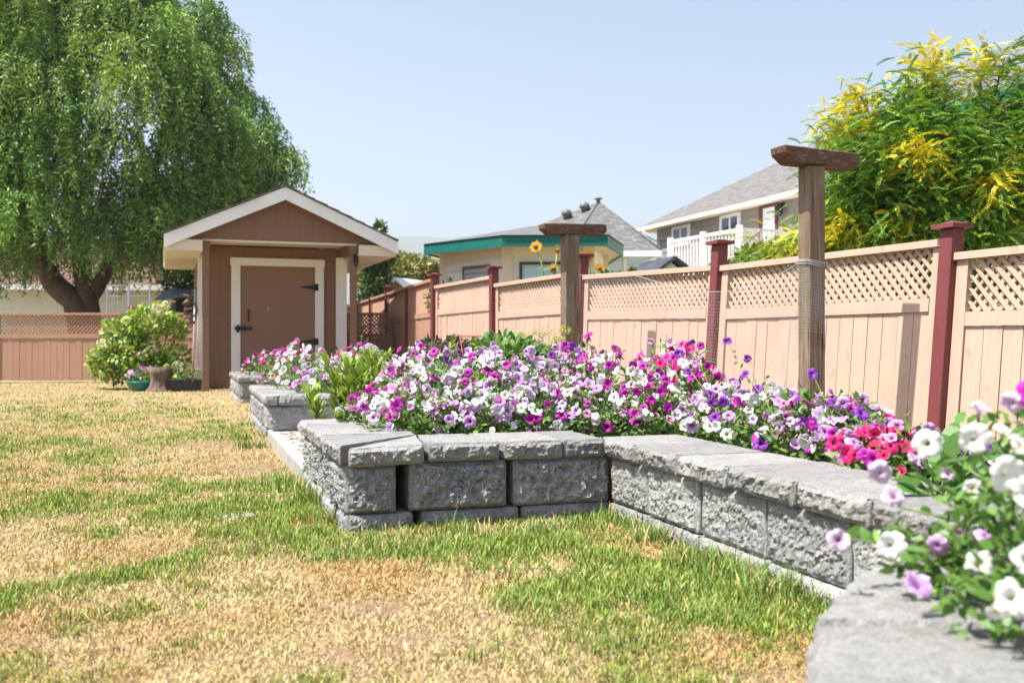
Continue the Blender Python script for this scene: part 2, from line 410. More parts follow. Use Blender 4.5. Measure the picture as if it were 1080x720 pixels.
def build_ground():
    g = MB(); S = 4000
    g.add([(-S, -60, -.10), (S, -60, -.10), (S, S, -.10), (-S, S, -.10)], [(0, 1, 2, 3)])
    tag(g.build('ground', MATS['ground']), kind='structure')
    xs = np.concatenate([np.arange(-16, -4, .12), np.arange(-4, 2.4, .03)]); ys = np.concatenate([np.arange(-1.5, 6, .03), np.arange(6, 20.6, .08)])
    X, Y = np.meshgrid(xs, ys); n = X.shape
    Vv = np.stack([X, Y, lawn_z(X, Y)], -1).reshape(-1, 3)
    i = np.arange(n[0]*n[1]).reshape(n)
    Fc = np.stack([i[:-1, :-1], i[:-1, 1:], i[1:, 1:], i[1:, :-1]], -1).reshape(-1, 4)
    gr = greenness(Vv[:, 0], Vv[:, 1])[:, None]*.8
    c = (1-gr)*np.array([.47, .355, .20])+gr*np.array([.23, .25, .075])
    br = bareness(Vv[:, 0], Vv[:, 1])[:, None]; c = c*(1-br)+br*np.array([.33, .21, .135])
    me = fast_mesh('lawn', Vv, Fc, MATS['lawn'], c, True)
    tag(link('lawn', me), kind='structure')
    # soil: strips butt against each other
    s = MB()
    def patch(u0, u1, v0, v1, z, k=.1):
        nu = max(2, int((u1-u0)/k)); nv = max(2, int((v1-v0)/k)); vs = []
        for a in range(nu+1):
            for b in range(nv+1):
                p = bed(u0+(u1-u0)*a/nu, v0+(v1-v0)*b/nv)
                h = .05*(float(fbm(p[0]*4, p[1]*4, None, 5, 3))-.5)
                vs.append((p[0], p[1], z+h))
        fs = [(a*(nv+1)+b, (a+1)*(nv+1)+b, (a+1)*(nv+1)+b+1, a*(nv+1)+b+1) for a in range(nu) for b in range(nv)]
        s.add(vs, fs, True)
    patch(1.36, 2.1, -4.2, 1.2, .25)
    patch(1.36, 2.6, 1.2, 11.3, .25)
    for a, b in BUMPS: patch(.2, 1.36, a+.2, b-.1, .25)
    tag(s.build('soil', MATS['soil']), kind='structure')
    s2 = MB(); x = [(.72, 1.70), (1.5, 1.95), (1.9, 1.0), (.5, .9)]
    s2.add([(p[0], p[1], .29) for p in x], [(0, 3, 2, 1)])
    tag(s2.build('planting_soil', MATS['soil']), kind='structure')
    # narrow earth strip between the raised bed and the fence
    e = MB(); q = [bed(2.0, -4.2), bed(4.4, -4.2), bed(3.6, 12), bed(2.0, 12)]
    e.add([(p[0], p[1], -.03) for p in q], [(0, 1, 2, 3)])
    tag(e.build('earth_path', MATS['soil']), kind='structure')
    gv = MB(); q = [bed(.02, 1.45), bed(1.2, 1.45), bed(1.2, 4.08), bed(.02, 4.08)]
    gv.add([(p[0], p[1], .05) for p in q], [(0, 1, 2, 3)])
    tag(gv.build('gravel_bed', MATS['gravel']), kind='structure')
    # loose pebbles of the gravel
    rr = np.random.default_rng(4); T = 380
    oct_ = np.array([(1, 0, 0), (0, 1, 0), (-1, 0, 0), (0, -1, 0), (0, 0, 1), (0, 0, -1)], float)
    of = np.array([(0, 1, 4), (1, 2, 4), (2, 3, 4), (3, 0, 4), (1, 0, 5), (2, 1, 5), (3, 2, 5), (0, 3, 5)])
    VV = []; FF = []
    for k in range(T):
        p = bed(rr.uniform(.08, .9), rr.uniform(1.6, 4.0), .055)
        sc = rr.uniform(.012, .03)*np.array([1, rr.uniform(.6, 1), rr.uniform(.4, .7)])
        th = rr.uniform(0, 6.3); c_, s_ = math.cos(th), math.sin(th)
        q = oct_*sc; q = np.stack([q[:, 0]*c_-q[:, 1]*s_, q[:, 0]*s_+q[:, 1]*c_, q[:, 2]], 1)
        VV.append(q+p); FF.append(of+6*k)
    me = fast_mesh('pebbles', np.concatenate(VV), np.concatenate(FF), MATS['pebble'])
    tag(link('pebbles', me), 'loose pale pebbles lying in the gap between two wall sections', 'pebbles', kind='stuff')
    # far hills
    h = MB(); vs = []; n = 60
    for k in range(n+1):
        x = -2600+5200*k/n
        z = 150+130*fbm(x*.0012+3, 2.0, None, 8, 4)+60*math.exp(-((x+350)/400)**2)
        vs += [(x, 2300, -5), (x, 2700, float(z))]
    h.add(vs, [(2*k, 2*k+2, 2*k+3, 2*k+1) for k in range(n)], True)
    tag(h.build('hills', MATS['hill']), kind='structure')
build_ground()

# ------------------------------------------------------------------ grass blades
def in_view(x, y, m=1.25): return np.abs(x) < (.52*m*y+.25)
def build_grass():
    rr = np.random.default_rng(11)
    N = 1500000
    # density falls with distance
    y = 1.9*np.exp(rr.random(N)*math.log(19.1/1.9))
    x = (rr.random(N)*2-1)*(.52*1.22*y+.2)
    keep = rr.random(N) < np.where(y < 5, 1.0, np.clip(5/y, .3, 1))*.52
    keep &= ~inside_bed(x, y, .02)
    keep &= rr.random(N) > bareness(x, y)*.92
    x, y = x[keep], y[keep]
    # tall tufts along the wall foot and on the lawn
    tx, ty, th = [], [], []
    tufts = [(655, 545, 12, .10), (668, 551, 10, .09), (700, 570, 16, .10), (735, 590, 9, .09), (760, 598, 18, .11), (790, 610, 22, .11), (815, 622, 22, .12), (835, 628, 16, .11),
             (560, 560, 14, .07), (600, 555, 10, .07), (480, 562, 10, .09), (400, 565, 8, .06), (330, 530, 18, .13), (322, 515, 14, .11), (345, 548, 12, .09), (300, 510, 12, .09),
             (265, 470, 14, .09), (255, 462, 10, .09), (385, 575, 16, .06), (420, 580, 16, .06), (360, 585, 14, .06), (470, 578, 14, .06), (130, 505, 12, .05), (270, 530, 14, .05),
             (525, 600, 14, .06), (610, 610, 16, .06), (690, 630, 18, .07), (760, 650, 16, .07), (560, 640, 16, .06), (640, 680, 16, .06), (520, 690, 10, .06)]
    for px, py, n, h in tufts:
        Zz = CH*F/(py-HY); X = (px-540)/F*Zz
        k = n*9
        tx.append(X+rr.normal(0, .05+.015*n/10, k)); ty.append(Zz+rr.normal(0, .05, k)); th.append(h*rr.uniform(.5, 1.1, k))
    for k in range(130):      # ragged fringe at the wall foot
        if k < 85: p = bed(1.135-abs(rr.normal(0, .03)), rr.uniform(-2.3, 0)); hh = rr.uniform(.03, .10)*(1.0 if rr.random() < .6 else .5)
        else: p = bed(rr.uniform(0, 1.12), -.03-abs(rr.normal(0, .02))); hh = rr.uniform(.02, .06)
        q = int(rr.integers(12, 34)); tx.append(p[0]+rr.normal(0, .028, q)); ty.append(p[1]+rr.normal(0, .028, q)); th.append(hh*rr.uniform(.4, 1.1, q))
    tx, ty, th = np.concatenate(tx), np.concatenate(ty), np.concatenate(th)
    ok = ~inside_bed(tx, ty, .004); tx, ty, th = tx[ok], ty[ok], th[ok]
    g = greenness(x, y)
    isg = rr.random(len(x)) < np.clip((g-.27)*1.2, .05, .80)
    flat = (~isg) & (rr.random(len(x)) < .55)
    h = np.where(isg, rr.uniform(.018, .05, len(x))*(.55+.75*g), rr.uniform(.015, .04, len(x)))
    clump = .45+1.1*fbm(x*9, y*9, None, 31, 2)
    h = h*.84*clump*np.clip(.8+y*.02, .8, 1.15)
    cg = np.array([.225, .30, .06])[None]*rr.uniform(.5, 1.4, (len(x), 1)); cg[:, 0] *= rr.uniform(.85, 1.45, len(x))
    cs = np.array([.63, .50, .275])[None]*rr.uniform(.46, 1.25, (len(x), 1)); cs[:, 2] *= rr.uniform(.75, 1.2, len(x))
    lush = np.clip((g-.55)*3, 0, 1)[:, None]; cg = cg*(1-lush)+cg*np.array([.88, 1.05, .9])[None]*lush
    rb = (fbm(x*2.2, y*1.6, None, 77, 3)-.42)[:, None].clip(0, .3)*3.0        # redder thatch here and there
    cs = cs*(1-rb*np.array([.10, .26, .40])[None])
    col = np.where(isg[:, None], cg, cs)
    ct = np.array([.155, .26, .05])[None]*rr.uniform(.7, 1.3, (len(tx), 1))
    dry = rr.random(len(tx)) < .18; ct[dry] = np.array([.58, .45, .2])
    x = np.concatenate([x, tx]); y = np.concatenate([y, ty]); h = np.concatenate([h, th]); col = np.concatenate([col, ct])
    flat = np.concatenate([flat, np.zeros(len(tx), bool)])
    n = len(x)
    az = rr.uniform(0, 2*math.pi, n); lean = np.where(flat, rr.uniform(1.2, 2.6, n), rr.uniform(.15, .95, n))
    w = np.clip(rr.uniform(.0013, .0024, n)*(.65+y*.19), .0013, .0075)
    dx, dy = np.cos(az), np.sin(az); sx, sy = -dy, dx
    tw = rr.uniform(-.8, .8, n); sx, sy = sx*np.cos(tw)+dx*np.sin(tw), sy*np.cos(tw)+dy*np.sin(tw)
    z0 = lawn_z(x, y)-.004
    hz = h/np.sqrt(1+lean**2*.6)
    b = np.stack([x, y, z0], 1); S = np.stack([sx, sy, np.zeros(n)], 1)*w[:, None]
    mid = b+np.stack([dx*hz*lean*.35, dy*hz*lean*.35, hz*.6], 1)
    tip = b+np.stack([dx*hz*lean, dy*hz*lean, hz], 1)
    V = np.stack([b-S, b+S, mid-S*.75, mid+S*.75, tip], 1).reshape(-1, 3)
    k = (np.arange(n)*5)[:, None, None]
    Fc = (np.array([[0, 1, 3], [0, 3, 2], [2, 3, 4]])[None]+k).reshape(-1, 3)
    C = np.repeat(col, 5, 0)
    me = fast_mesh('grass', V, Fc, MATS['grass'], C)
    tag(link('grass', me), 'short patchy lawn grass, straw dry in places and green in others', 'grass', kind='stuff')
build_grass()

# ------------------------------------------------------------------ split-face blocks
def block_mesh(name, q, z0, h, rough=('f',), amp=.016, res=.0085, seed=0, round_=.005, origin=(0, 0, 0), jz=(0, 0, 0, 0), mat='stone'):
    """q: footprint (fl, fr, br, bl); rough: which sides are split faces f r b l"""
    q = [np.array(p[:2], float) for p in q]
    Lx = max(np.linalg.norm(q[1]-q[0]), np.linalg.norm(q[2]-q[3])); Ly = max(np.linalg.norm(q[3]-q[0]), np.linalg.norm(q[2]-q[1]))
    nx, ny, nz = max(2, int(Lx/res)), max(2, int(Ly/res)), max(3, int(h/res))
    faces = []; vid = {}; P = []
    def vert(i, j, k):
        key = (i, j, k)
        if key not in vid:
            vid[key] = len(P); P.append(key)
        return vid[key]
    for i in range(nx):
        for j in range(ny):
            faces.append((vert(i, j, 0), vert(i, j+1, 0), vert(i+1, j+1, 0), vert(i+1, j, 0)))
            faces.append((vert(i, j, nz), vert(i+1, j, nz), vert(i+1, j+1, nz), vert(i, j+1, nz)))
    for i in range(nx):
        for k in range(nz):
            faces.append((vert(i, 0, k), vert(i+1, 0, k), vert(i+1, 0, k+1), vert(i, 0, k+1)))
            faces.append((vert(i, ny, k), vert(i, ny, k+1), vert(i+1, ny, k+1), vert(i+1, ny, k)))
    for j in range(ny):
        for k in range(nz):
            faces.append((vert(0, j, k), vert(0, j, k+1), vert(0, j+1, k+1), vert(0, j+1, k)))
            faces.append((vert(nx, j, k), vert(nx, j+1, k), vert(nx, j+1, k+1), vert(nx, j, k+1)))
    K = np.array(P, float); a, b, c = K[:, 0]/nx, K[:, 1]/ny, K[:, 2]/nz
    xy = ((1-a)*(1-b))[:, None]*q[0]+(a*(1-b))[:, None]*q[1]+(a*b)[:, None]*q[2]+((1-a)*b)[:, None]*q[3]
    jzv = (1-a)*(1-b)*jz[0]+a*(1-b)*jz[1]+a*b*jz[2]+(1-a)*b*jz[3]
    z = z0+c*h+jzv
    V = np.concatenate([xy, z[:, None]], 1)
    def sm(t, e): t = np.clip(t/e, 0, 1); return t*t*(3-2*t)
    def nrm(p0, p1):
        d = p1-p0; d = d/np.linalg.norm(d); return np.array([d[1], -d[0], 0])
    sides = {'f': (K[:, 1] == 0, a*Lx, nrm(q[0], q[1]), Lx), 'r': (K[:, 0] == nx, b*Ly, nrm(q[1], q[2]), Ly),
             'b': (K[:, 1] == ny, a*Lx, nrm(q[2], q[3]), Lx), 'l': (K[:, 0] == 0, b*Ly, nrm(q[3], q[0]), Ly)}
    x_, y_, z_ = V[:, 0]*1.0, V[:, 1]*1.0, V[:, 2]*1.0
    D = np.zeros_like(V)
    cen = V.mean(0)
    # rounded, slightly chipped edges
    ex = np.minimum(a*Lx, (1-a)*Lx); ey = np.minimum(b*Ly, (1-b)*Ly); ez = np.minimum(c*h, (1-c)*h)
    chip = fbm(x_*22, y_*22, z_*22, seed+5, 3)
    for e1, e2 in ((ex, ey), (ex, ez), (ey, ez)):
        near = (e1 < 1e-6) & (e2 < 1e-6)
        D[near] += (cen-V)[near]/np.linalg.norm((cen-V)[near], axis=1)[:, None]*(round_*(.4+1.8*np.clip(chip[near]-.35, 0, 1)*2))[:, None]
    for s in rough:
        m, w, nv, L = sides[s]
        ed = np.minimum(np.minimum(w, L-w), np.minimum(c*h, (1-c)*h)+.004)
        mar = sm(ed-.009-.010*(fbm(x_*14, y_*14, z_*14, seed+31, 2)-.3), .012)
        n1 = fbm(x_*9, y_*9, z_*9, seed, 3); n2 = 1-np.abs(2*vnoise(x_*24, y_*24, z_*24, seed+3)-1); n3 = vnoise(x_*66, y_*66, z_*66, seed+8); n4 = vnoise(x_*118, y_*120, z_*120, seed+9)
        disp = mar*(amp*.85+amp*1.9*(n1-.5)+amp*1.05*(n2-.5)+amp*1.35*(n3-.5)+amp*.95*(n4-.5))+.0012*(n4-.5)
        D[m] += nv[None]*disp[m][:, None]
    top = K[:, 2] == nz
    D[top, 2] += (.004*(fbm(x_*16, y_*16, z_, seed+2, 3)-.5))[top]
    V = V+D
    me = fast_mesh(name, V-np.array(origin), np.array(faces), MATS[mat], smooth=False)
    return me

BK = [0]
def block(parent, name, q, z0, h, **kw):
    BK[0] += 1
    kw.setdefault('seed', BK[0]*13)
    if name == 'cap_stone': kw.setdefault('mat', 'capstone')
    o = link(name, block_mesh(name, q, z0, h, origin=wloc(parent), **kw), parent)
    return o
rb = np.random.default_rng(3)
HB0, HB, HCAP = .052, .198, .078     # foot course above ground, block, cap
ZB, ZC = HB0+.003, HB0+HB+.006
def rect(u0, u1, v0, v1, front):
    """footprint with its front edge on the side named: '-v','-u','+v'"""
    p = lambda a, b: bed(a, b)[:2]
    if front == '-v': return [p(u0, v0), p(u1, v0), p(u1, v1), p(u0, v1)]
    if front == '-u': return [p(u0, v1), p(u0, v0), p(u1, v0), p(u1, v1)]
    if front == '+v': return [p(u1, v1), p(u0, v1), p(u0, v0), p(u1, v0)]
def run(parent, axis, fixed, a0, a1, depth, z0, h, name, lens, rough=('f',), gap=.012, amp=.016, res=.0085, over=0.0, mat=None):
    """a row of blocks along one side of the bed"""
    a = a0; i = 0
    while a < a1-.03:
        L = lens[i % len(lens)]; b = min(a+L, a1)
        if a1-b < .08: b = a1
        j = rb.uniform(-.004, .004); t = rb.uniform(-.004, .004, 4)
        kw = dict(rough=rough, amp=amp, res=res, jz=tuple(t*.9))
        if mat: kw['mat'] = mat
        if axis == 'u': q = rect(a+gap/2, b-gap/2, fixed-over+j, fixed+depth, '-v')
        elif axis == 'U': q = rect(a+gap/2, b-gap/2, fixed-depth, fixed+over+j, '+v')
        else: q = rect(fixed-over+j, fixed+depth, a+gap/2, b-gap/2, '-u')
        block(parent, name, q, z0, h, **kw)
        a = b; i += 1

def near_walls():
    # --- main section: front wall facing the camera, return along the lawn
    w = empty('retaining_wall', bed(0, 0), 'split-face grey stone wall section with mitred corner cap and dark gaps, nearest the middle of the lawn', 'garden wall', 'grey stone retaining wall sections')
    D = .24
    # foot course
    block(w, 'wall_block', rect(0, .275, -.012, D, '-v'), -.10, HB0+.10, rough=('f', 'l'), amp=.008)
    block(w, 'wall_block', rect(.31, .735, -.008, D, '-v'), -.10, HB0+.10, amp=.009)
    block(w, 'wall_block', rect(.75, 1.158, -.008, D, '-v'), -.10, HB0+.10, amp=.009)
    run(w, 'v', -.012, .25, 1.47, D, -.10, HB0+.10, 'wall_block', [.43, .42, .44], amp=.005)
    # main course
    block(w, 'wall_block', rect(0, .205, 0, .42, '-v'), ZB, HB, rough=('f', 'l'), amp=.017)
    block(w, 'wall_block', rect(.262, .685, .004, D, '-v'), ZB, HB, amp=.021)
    block(w, 'wall_block', rect(.715, 1.157, .0, D, '-v'), ZB, HB, amp=.021)
    run(w, 'v', 0, .43, 1.47, D, ZB, HB, 'wall_block', [.43, .42], amp=.013)
    run(w, 'U', 1.47, .25, 1.15, D, -.10, ZC+.09, 'wall_block', [.43, .45], amp=.012, res=.03)
    # caps with the mitred corner
    C = .40; ov = .028; p = lambda a, b: bed(a, b)[:2]
    block(w, 'cap_stone', [p(-ov, .50), p(-ov, -.022), p(C-.015, C+.015), p(C-.02, .52)], ZC, HCAP, rough=('f',), amp=.010, jz=(.0, .004, .0, 0))
    block(w, 'cap_stone', [p(.0, -ov), p(.315, -ov-.008), p(C-.03, C), p(C-.01, C-.005)], ZC, HCAP, rough=('f',), amp=.012, jz=(-.008, 0, 0, 0))
    block(w, 'cap_stone', [p(.335, -ov), p(.645, -ov), p(.60, C), p(C-.015, C)], ZC, HCAP, rough=('f',), amp=.012, jz=(.003, .002, 0, 0))
    block(w, 'cap_stone', [p(.665, -ov-.006), p(.93, -ov-.004), p(.935, C), p(.62, C)], ZC, HCAP, rough=('f',), amp=.012)
    block(w, 'cap_stone', [p(.934, -ov-.004), p(1.127, -ov), p(1.127, C), p(.939, C)], ZC, HCAP, rough=('f',), amp=.012)
    run(w, 'v', 0, .512, 1.50, C, ZC, HCAP, 'cap_stone', [.33, .30, .34], amp=.009, over=ov, gap=.010)
    run(w, 'U', 1.47, .41, 1.12, .3, ZC+.0, HCAP, 'cap_stone', [.36], amp=.009, over=.02, res=.03)
    # --- recessed run on the right
    w = empty('retaining_wall', bed(1.16, 0), 'long sunlit grey stone wall run stepping towards the camera, right of the dark front wall', 'garden wall', 'grey stone retaining wall sections')
    run(w, 'v', 1.16-.014, -2.55, -.02, D, -.10, HB0+.10, 'wall_block', [.43, .43, .42], amp=.005)
    run(w, 'v', 1.16, -2.55, -.01, D, ZB, HB, 'wall_block', [.435, .43, .43], amp=.0085)
    run(w, 'v', 1.16, -2.55, .03, .35, ZC, HCAP, 'cap_stone', [.36, .38, .35, .40], amp=.010, over=.03, gap=.013)
    # --- second section, beyond the pebble gap
    w = empty('retaining_wall', bed(0, 4.06), 'middle-distance grey stone wall section beyond the pebble gap, with bright leafy stalks beside it', 'garden wall', 'grey stone retaining wall sections')
    kw = dict(res=.025)
    run(w, 'u', 4.06, 0, 1.15, D, -.10, HB0+.10, 'wall_block', [.48, .43], amp=.009, **kw)
    block(w, 'wall_block', rect(0, .375, 4.06, 4.40, '-v'), ZB, HB, rough=('f', 'l'), amp=.014, res=.018)
    run(w, 'u', 4.06, .395, 1.15, D, ZB, HB, 'wall_block', [.56, .40], amp=.016, res=.018)
    run(w, 'v', -.01, 4.34, 6.3, D, -.10, HB0+.10, 'wall_block', [.43], amp=.006, **kw)
    run(w, 'v', 0, 4.41, 6.3, D, ZB, HB, 'wall_block', [.43], amp=.014, **kw)
    block(w, 'cap_stone', [p(-ov, 4.55), p(-ov, 4.06-ov), p(.06, 4.06-ov), p(.30, 4.5)], ZC, HCAP, rough=('f', 'r'), amp=.01, res=.02)
    block(w, 'cap_stone', [p(.07, 4.06-ov), p(.50, 4.06-ov), p(.50, 4.46), p(.32, 4.46)], ZC, HCAP, rough=('f',), amp=.01, res=.02)
    block(w, 'cap_stone', [p(.51, 4.06-ov), p(1.14, 4.06-ov), p(1.14, 4.46), p(.51, 4.46)], ZC, HCAP, rough=('f',), amp=.01, res=.02)
    run(w, 'v', 0, 4.56, 6.3, .36, ZC, HCAP, 'cap_stone', [.40], amp=.009, over=ov, res=.03)
    # --- third section by the shed
    w = empty('retaining_wall', bed(0, 9.1), 'farthest grey stone wall section in front of the brown shed', 'garden wall', 'grey stone retaining wall sections')
    kw = dict(res=.035)
    for zz, hh, am in ((-.10, HB0+.10, .009), (ZB, HB, .016)):
        run(w, 'u', 9.1, 0, 1.15, D, zz, hh, 'wall_block', [.43, .45], amp=am, **kw)
        run(w, 'v', 0, 9.35, 11.3, D, zz, hh, 'wall_block', [.43], amp=am, **kw)
    run(w, 'u', 9.1, -.02, 1.15, .36, ZC, HCAP, 'cap_stone', [.5, .4], amp=.01, over=.025, **kw)
    run(w, 'v', 0, 9.48, 11.3, .36, ZC, HCAP, 'cap_stone', [.42], amp=.01, over=.025, **kw)
    # --- nearest section under the blurred flowers
    w = empty('retaining_wall', (.63, 1.81, 0), 'nearest grey stone wall corner with wide flat caps under white flowers', 'garden wall', 'grey stone retaining wall sections')
    block(w, 'cap_stone', [(.455, 1.492), (.80, 1.462), (1.02, 1.90), (.632, 1.815)], ZC, HCAP+.004, rough=('f', 'l'), amp=.006, res=.012, round_=.007)
    block(w, 'cap_stone', [(.30, 1.02), (.64, .98), (.798, 1.452), (.452, 1.480)], ZC, HCAP, rough=('f', 'l'), amp=.006, res=.012, round_=.009)
    block(w, 'cap_stone', [(.645, 1.46+.02), (1.0, 1.2), (1.3, 2.0), (1.03, 1.905)][0:0] or [(1.03, 1.62), (1.42, 1.70), (1.42, 2.03), (1.03, 1.905)], ZC, HCAP, rough=('r',), amp=.006, res=.02)
    block(w, 'wall_block', [(.49, 1.50), (.72, 1.46), (.88, 1.82), (.65, 1.78)], -.1, ZC+.095, rough=('l', 'b'), amp=.01, res=.02)
    block(w, 'wall_block', [(.35, 1.05), (.60, 1.02), (.715, 1.45), (.485, 1.485)], -.1, ZC+.095, rough=('l',), amp=.01, res=.02)
    block(w, 'wall_block', [(.885, 1.63), (1.38, 1.72), (1.38, 1.98), (.885, 1.85)], -.1, ZC+.095, rough=('b',), amp=.01, res=.03)
    # --- low stones along the back of the bed
    w = empty('edging_wall', bed(1.95, -1.2), 'short row of pale stones at the fence foot behind the hot pink flowers', 'garden wall')
    run(w, 'v', 1.92, -2.0, .4, .25, .02, .285, 'edging_stone', [.36, .33, .37], amp=.008, res=.03, mat='capstone')
    e = MB(); e.fbox(bed, -.015, .025, 1.50, 4.02, -.05, .068)
    tag(e.build('edging_strip', MATS['edging'], bevel=.006, origin=bed(0, 2.7)), 'low pale concrete edging strip holding back pebbles between two stone wall sections', 'edging')
    s = MB(); s.lathe((W(247, 542, CH*F/180)[0], CH*F/180, -.02), [(.06, 0), (.10, .006), (.09, .015), (.03, .018)], 9)
    tag(s.build('stepping_stone', MATS['edging']), 'flat pale stone half sunk in the dry lawn', 'stone')
near_walls()

# ------------------------------------------------------------------ fences
def lattice(mb, fr, x0, x1, z0, z1, y, pitch=.055, w=.025, th=.013):
    wx, hz = x1-x0, z1-z0
    for sgn, yy in ((1, y), (-1, y+th+.001)):
        c = -hz
        while c < wx+hz:
            # line x = c + t (sgn=1) or x = c + hz - t, t in 0..hz
            xa, xb = (c, c+hz) if sgn > 0 else (c+hz, c)
            ta, tb = 0.0, hz
            def xat(t): return xa+(xb-xa)*t/hz
            ts = sorted([0.0, hz])
            lo, hi = 0.0, hz
            if xb > xa:
                lo = max(lo, -xa); hi = min(hi, wx-xa)
            else:
                lo = max(lo, xa-wx); hi = min(hi, xa)
            if hi-lo > .02:
                d = w*.707
                pts = []
                for t in (lo, hi):
                    xx = xat(t); pts.append((xx-d, xx+d, t))
                (a0, a1, t0), (b0, b1, t1) = pts
                cl = lambda v: x0+min(max(v, 0), wx)
                mb.hexa([fr(cl(a0), yy, z0+t0), fr(cl(a1), yy, z0+t0), fr(cl(a1), yy+th, z0+t0), fr(cl(a0), yy+th, z0+t0),
                         fr(cl(b0), yy, z0+t1), fr(cl(b1), yy, z0+t1), fr(cl(b1), yy+th, z0+t1), fr(cl(b0), yy+th, z0+t1)])
            c += pitch*1.414
def fence(label, pts, posts, panels, group, m_panel, m_post, postw=.1, latt=.32, nboard=16, capw=.175, zlow=0.0):
    """pts: post feet (x,y); posts: (top z, lean per metre) or None; panels: (ztop left, ztop right)"""
    P = [np.array([p[0], p[1]], float) for p in pts]
    root = empty('fence', (P[0][0], P[0][1], zlow), label, 'fence', group)
    for i in range(len(P)-1):
        d = P[i+1]-P[i]; L = np.linalg.norm(d); d /= L
        nv = np.array([d[1], -d[0]])
        if nv@(-P[i]) < 0: nv = -nv          # towards the camera
        pa = panels[i]
        if pa is None: continue
        l0, l1 = (posts[i] or (0, 0))[1], (posts[i+1] or (0, 0))[1]
        g = postw/2+.004
        def fr(x, y, z, P=P, i=i, d=d, nv=nv, L=L, pa=pa, l0=l0, l1=l1):
            t = x/L; ln = l0+(l1-l0)*t
            zz = zlow+z*((pa[0]+(pa[1]-pa[0])*t)-zlow)/(pa[0]-zlow)
            o = P[i]+d*x-nv*(y+ln*zz)
            return np.array([o[0], o[1], zz])
        H = pa[0]-zlow
        m = MB(); m.fbox(fr, g-.02, L-g+.02, -.045, .045, H-.045, H); m.build('top_rail', m_panel, root)
        m = MB(); m.fbox(fr, g+.09, L-g-.09, -.022, .022, H-.045-latt-.085, H-.045-latt); m.build('middle_rail', m_panel, root)
        m = MB(); m.fbox(fr, g, g+.085, -.02, .02, .03, H-.047); m.build('stile', m_panel, root)
        m = MB(); m.fbox(fr, L-g-.085, L-g, -.02, .02, .03, H-.047); m.build('stile', m_panel, root)
        m = MB(); lattice(m, fr, g+.087, L-g-.087, H-.045-latt+.002, H-.047, -.004); m.build('lattice', m_panel, root)
        m = MB(); x = g+.087; k = 0; rr = random.Random(i*7+len(label))
        wb = (L-2*g-.174)/nboard
        while k < nboard:
            o = rr.uniform(-.003, .003)
            m.fbox(fr, x+.002, x+wb-.0025, -.006+o, .010+o, .04+rr.uniform(0, .01), H-.045-latt-.087)
            x += wb; k += 1
        m.fbox(fr, g+.087, L-g-.087, .022, .055, .12, .20)
        m.build('board_panel', m_panel, root)
    for i, ps in enumerate(posts):
        if ps is None: continue
        zt, ln = ps; j = min(i, len(P)-2); d = P[j+1]-P[j]; d /= np.linalg.norm(d); nv = np.array([d[1], -d[0]])
        if nv@(-P[j]) < 0: nv = -nv
        s3 = np.array([d[0], d[1], 0]); n3 = np.array([-nv[0], -nv[1], 0])
        def pf(x, y, z, i=i, ln=ln, s3=s3, n3=n3):
            return np.array([P[i][0], P[i][1], 0])+s3*x+n3*(y+ln*z)+np.array([0, 0, z])
        m = MB(); m.fbox(pf, -postw/2, postw/2, -postw/2-.02, postw/2-.02, zlow-.2, zt-.05); po = m.build('post', m_post, root, bevel=.004)
        m = MB(); c = capw/2; m.fbox(pf, -c, c, -c-.02, c-.02, zt-.048, zt-.022)
        q = [pf(-c*.8, -c*.8-.02, zt-.0215), pf(c*.8, -c*.8-.02, zt-.0215), pf(c*.8, c*.8-.02, zt-.0215), pf(-c*.8, c*.8-.02, zt-.0215)]
        a = pf(0, -.02, zt+.012); e = .35
        m.hexa(q+[a+(x-a)*e+np.array([0, 0, -.004]) for x in q]); m.build('post_cap', m_post, po)
    return root
FA = np.array([2.61, 6.10]); FS = np.array([-.942, 2.25])
fpts = [FA-FS, FA, FA+FS, FA+2*FS, FA+3*FS, FA+4*FS]
fposts = [(1.45, .10), (1.505, .095), (1.63, .07), (1.72, .03), (1.76, .0), (1.82, .0)]
GRP = 'lattice-topped fences round the garden'
fence('sunlit peach lattice-top board fence with oxblood posts along the right of the flower bed', fpts, fposts,
      [(1.305, 1.305), (1.40, 1.40), (1.41, 1.475), (1.525, 1.515), (1.63, 1.62)], GRP, MATS['fence'], MATS['post'])
fd = np.array([(245-540)/F, 1.0]); fd /= np.linalg.norm(fd)
E = fpts[-1]
f2 = [E]+[E+fd*t for t in (2.4, 4.8, 7.2, 9.6, 12.0)]
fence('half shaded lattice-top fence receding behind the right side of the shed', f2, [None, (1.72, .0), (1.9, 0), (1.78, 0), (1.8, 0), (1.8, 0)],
      [(1.745, 1.745)]*5, GRP, MATS['fence_shaded'], MATS['post'], latt=.46, postw=.09, capw=.14)
lf = [(-13.2, 19.2), (-10.0, 19.2), (-7.3, 19.2), (-4.6, 19.2), (-1.9, 19.2)]
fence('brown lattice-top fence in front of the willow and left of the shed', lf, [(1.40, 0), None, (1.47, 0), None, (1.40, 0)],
      [(1.34, 1.34)]*4, GRP, MATS['fence_shaded'], MATS['post'], latt=.36, nboard=20, capw=.16)

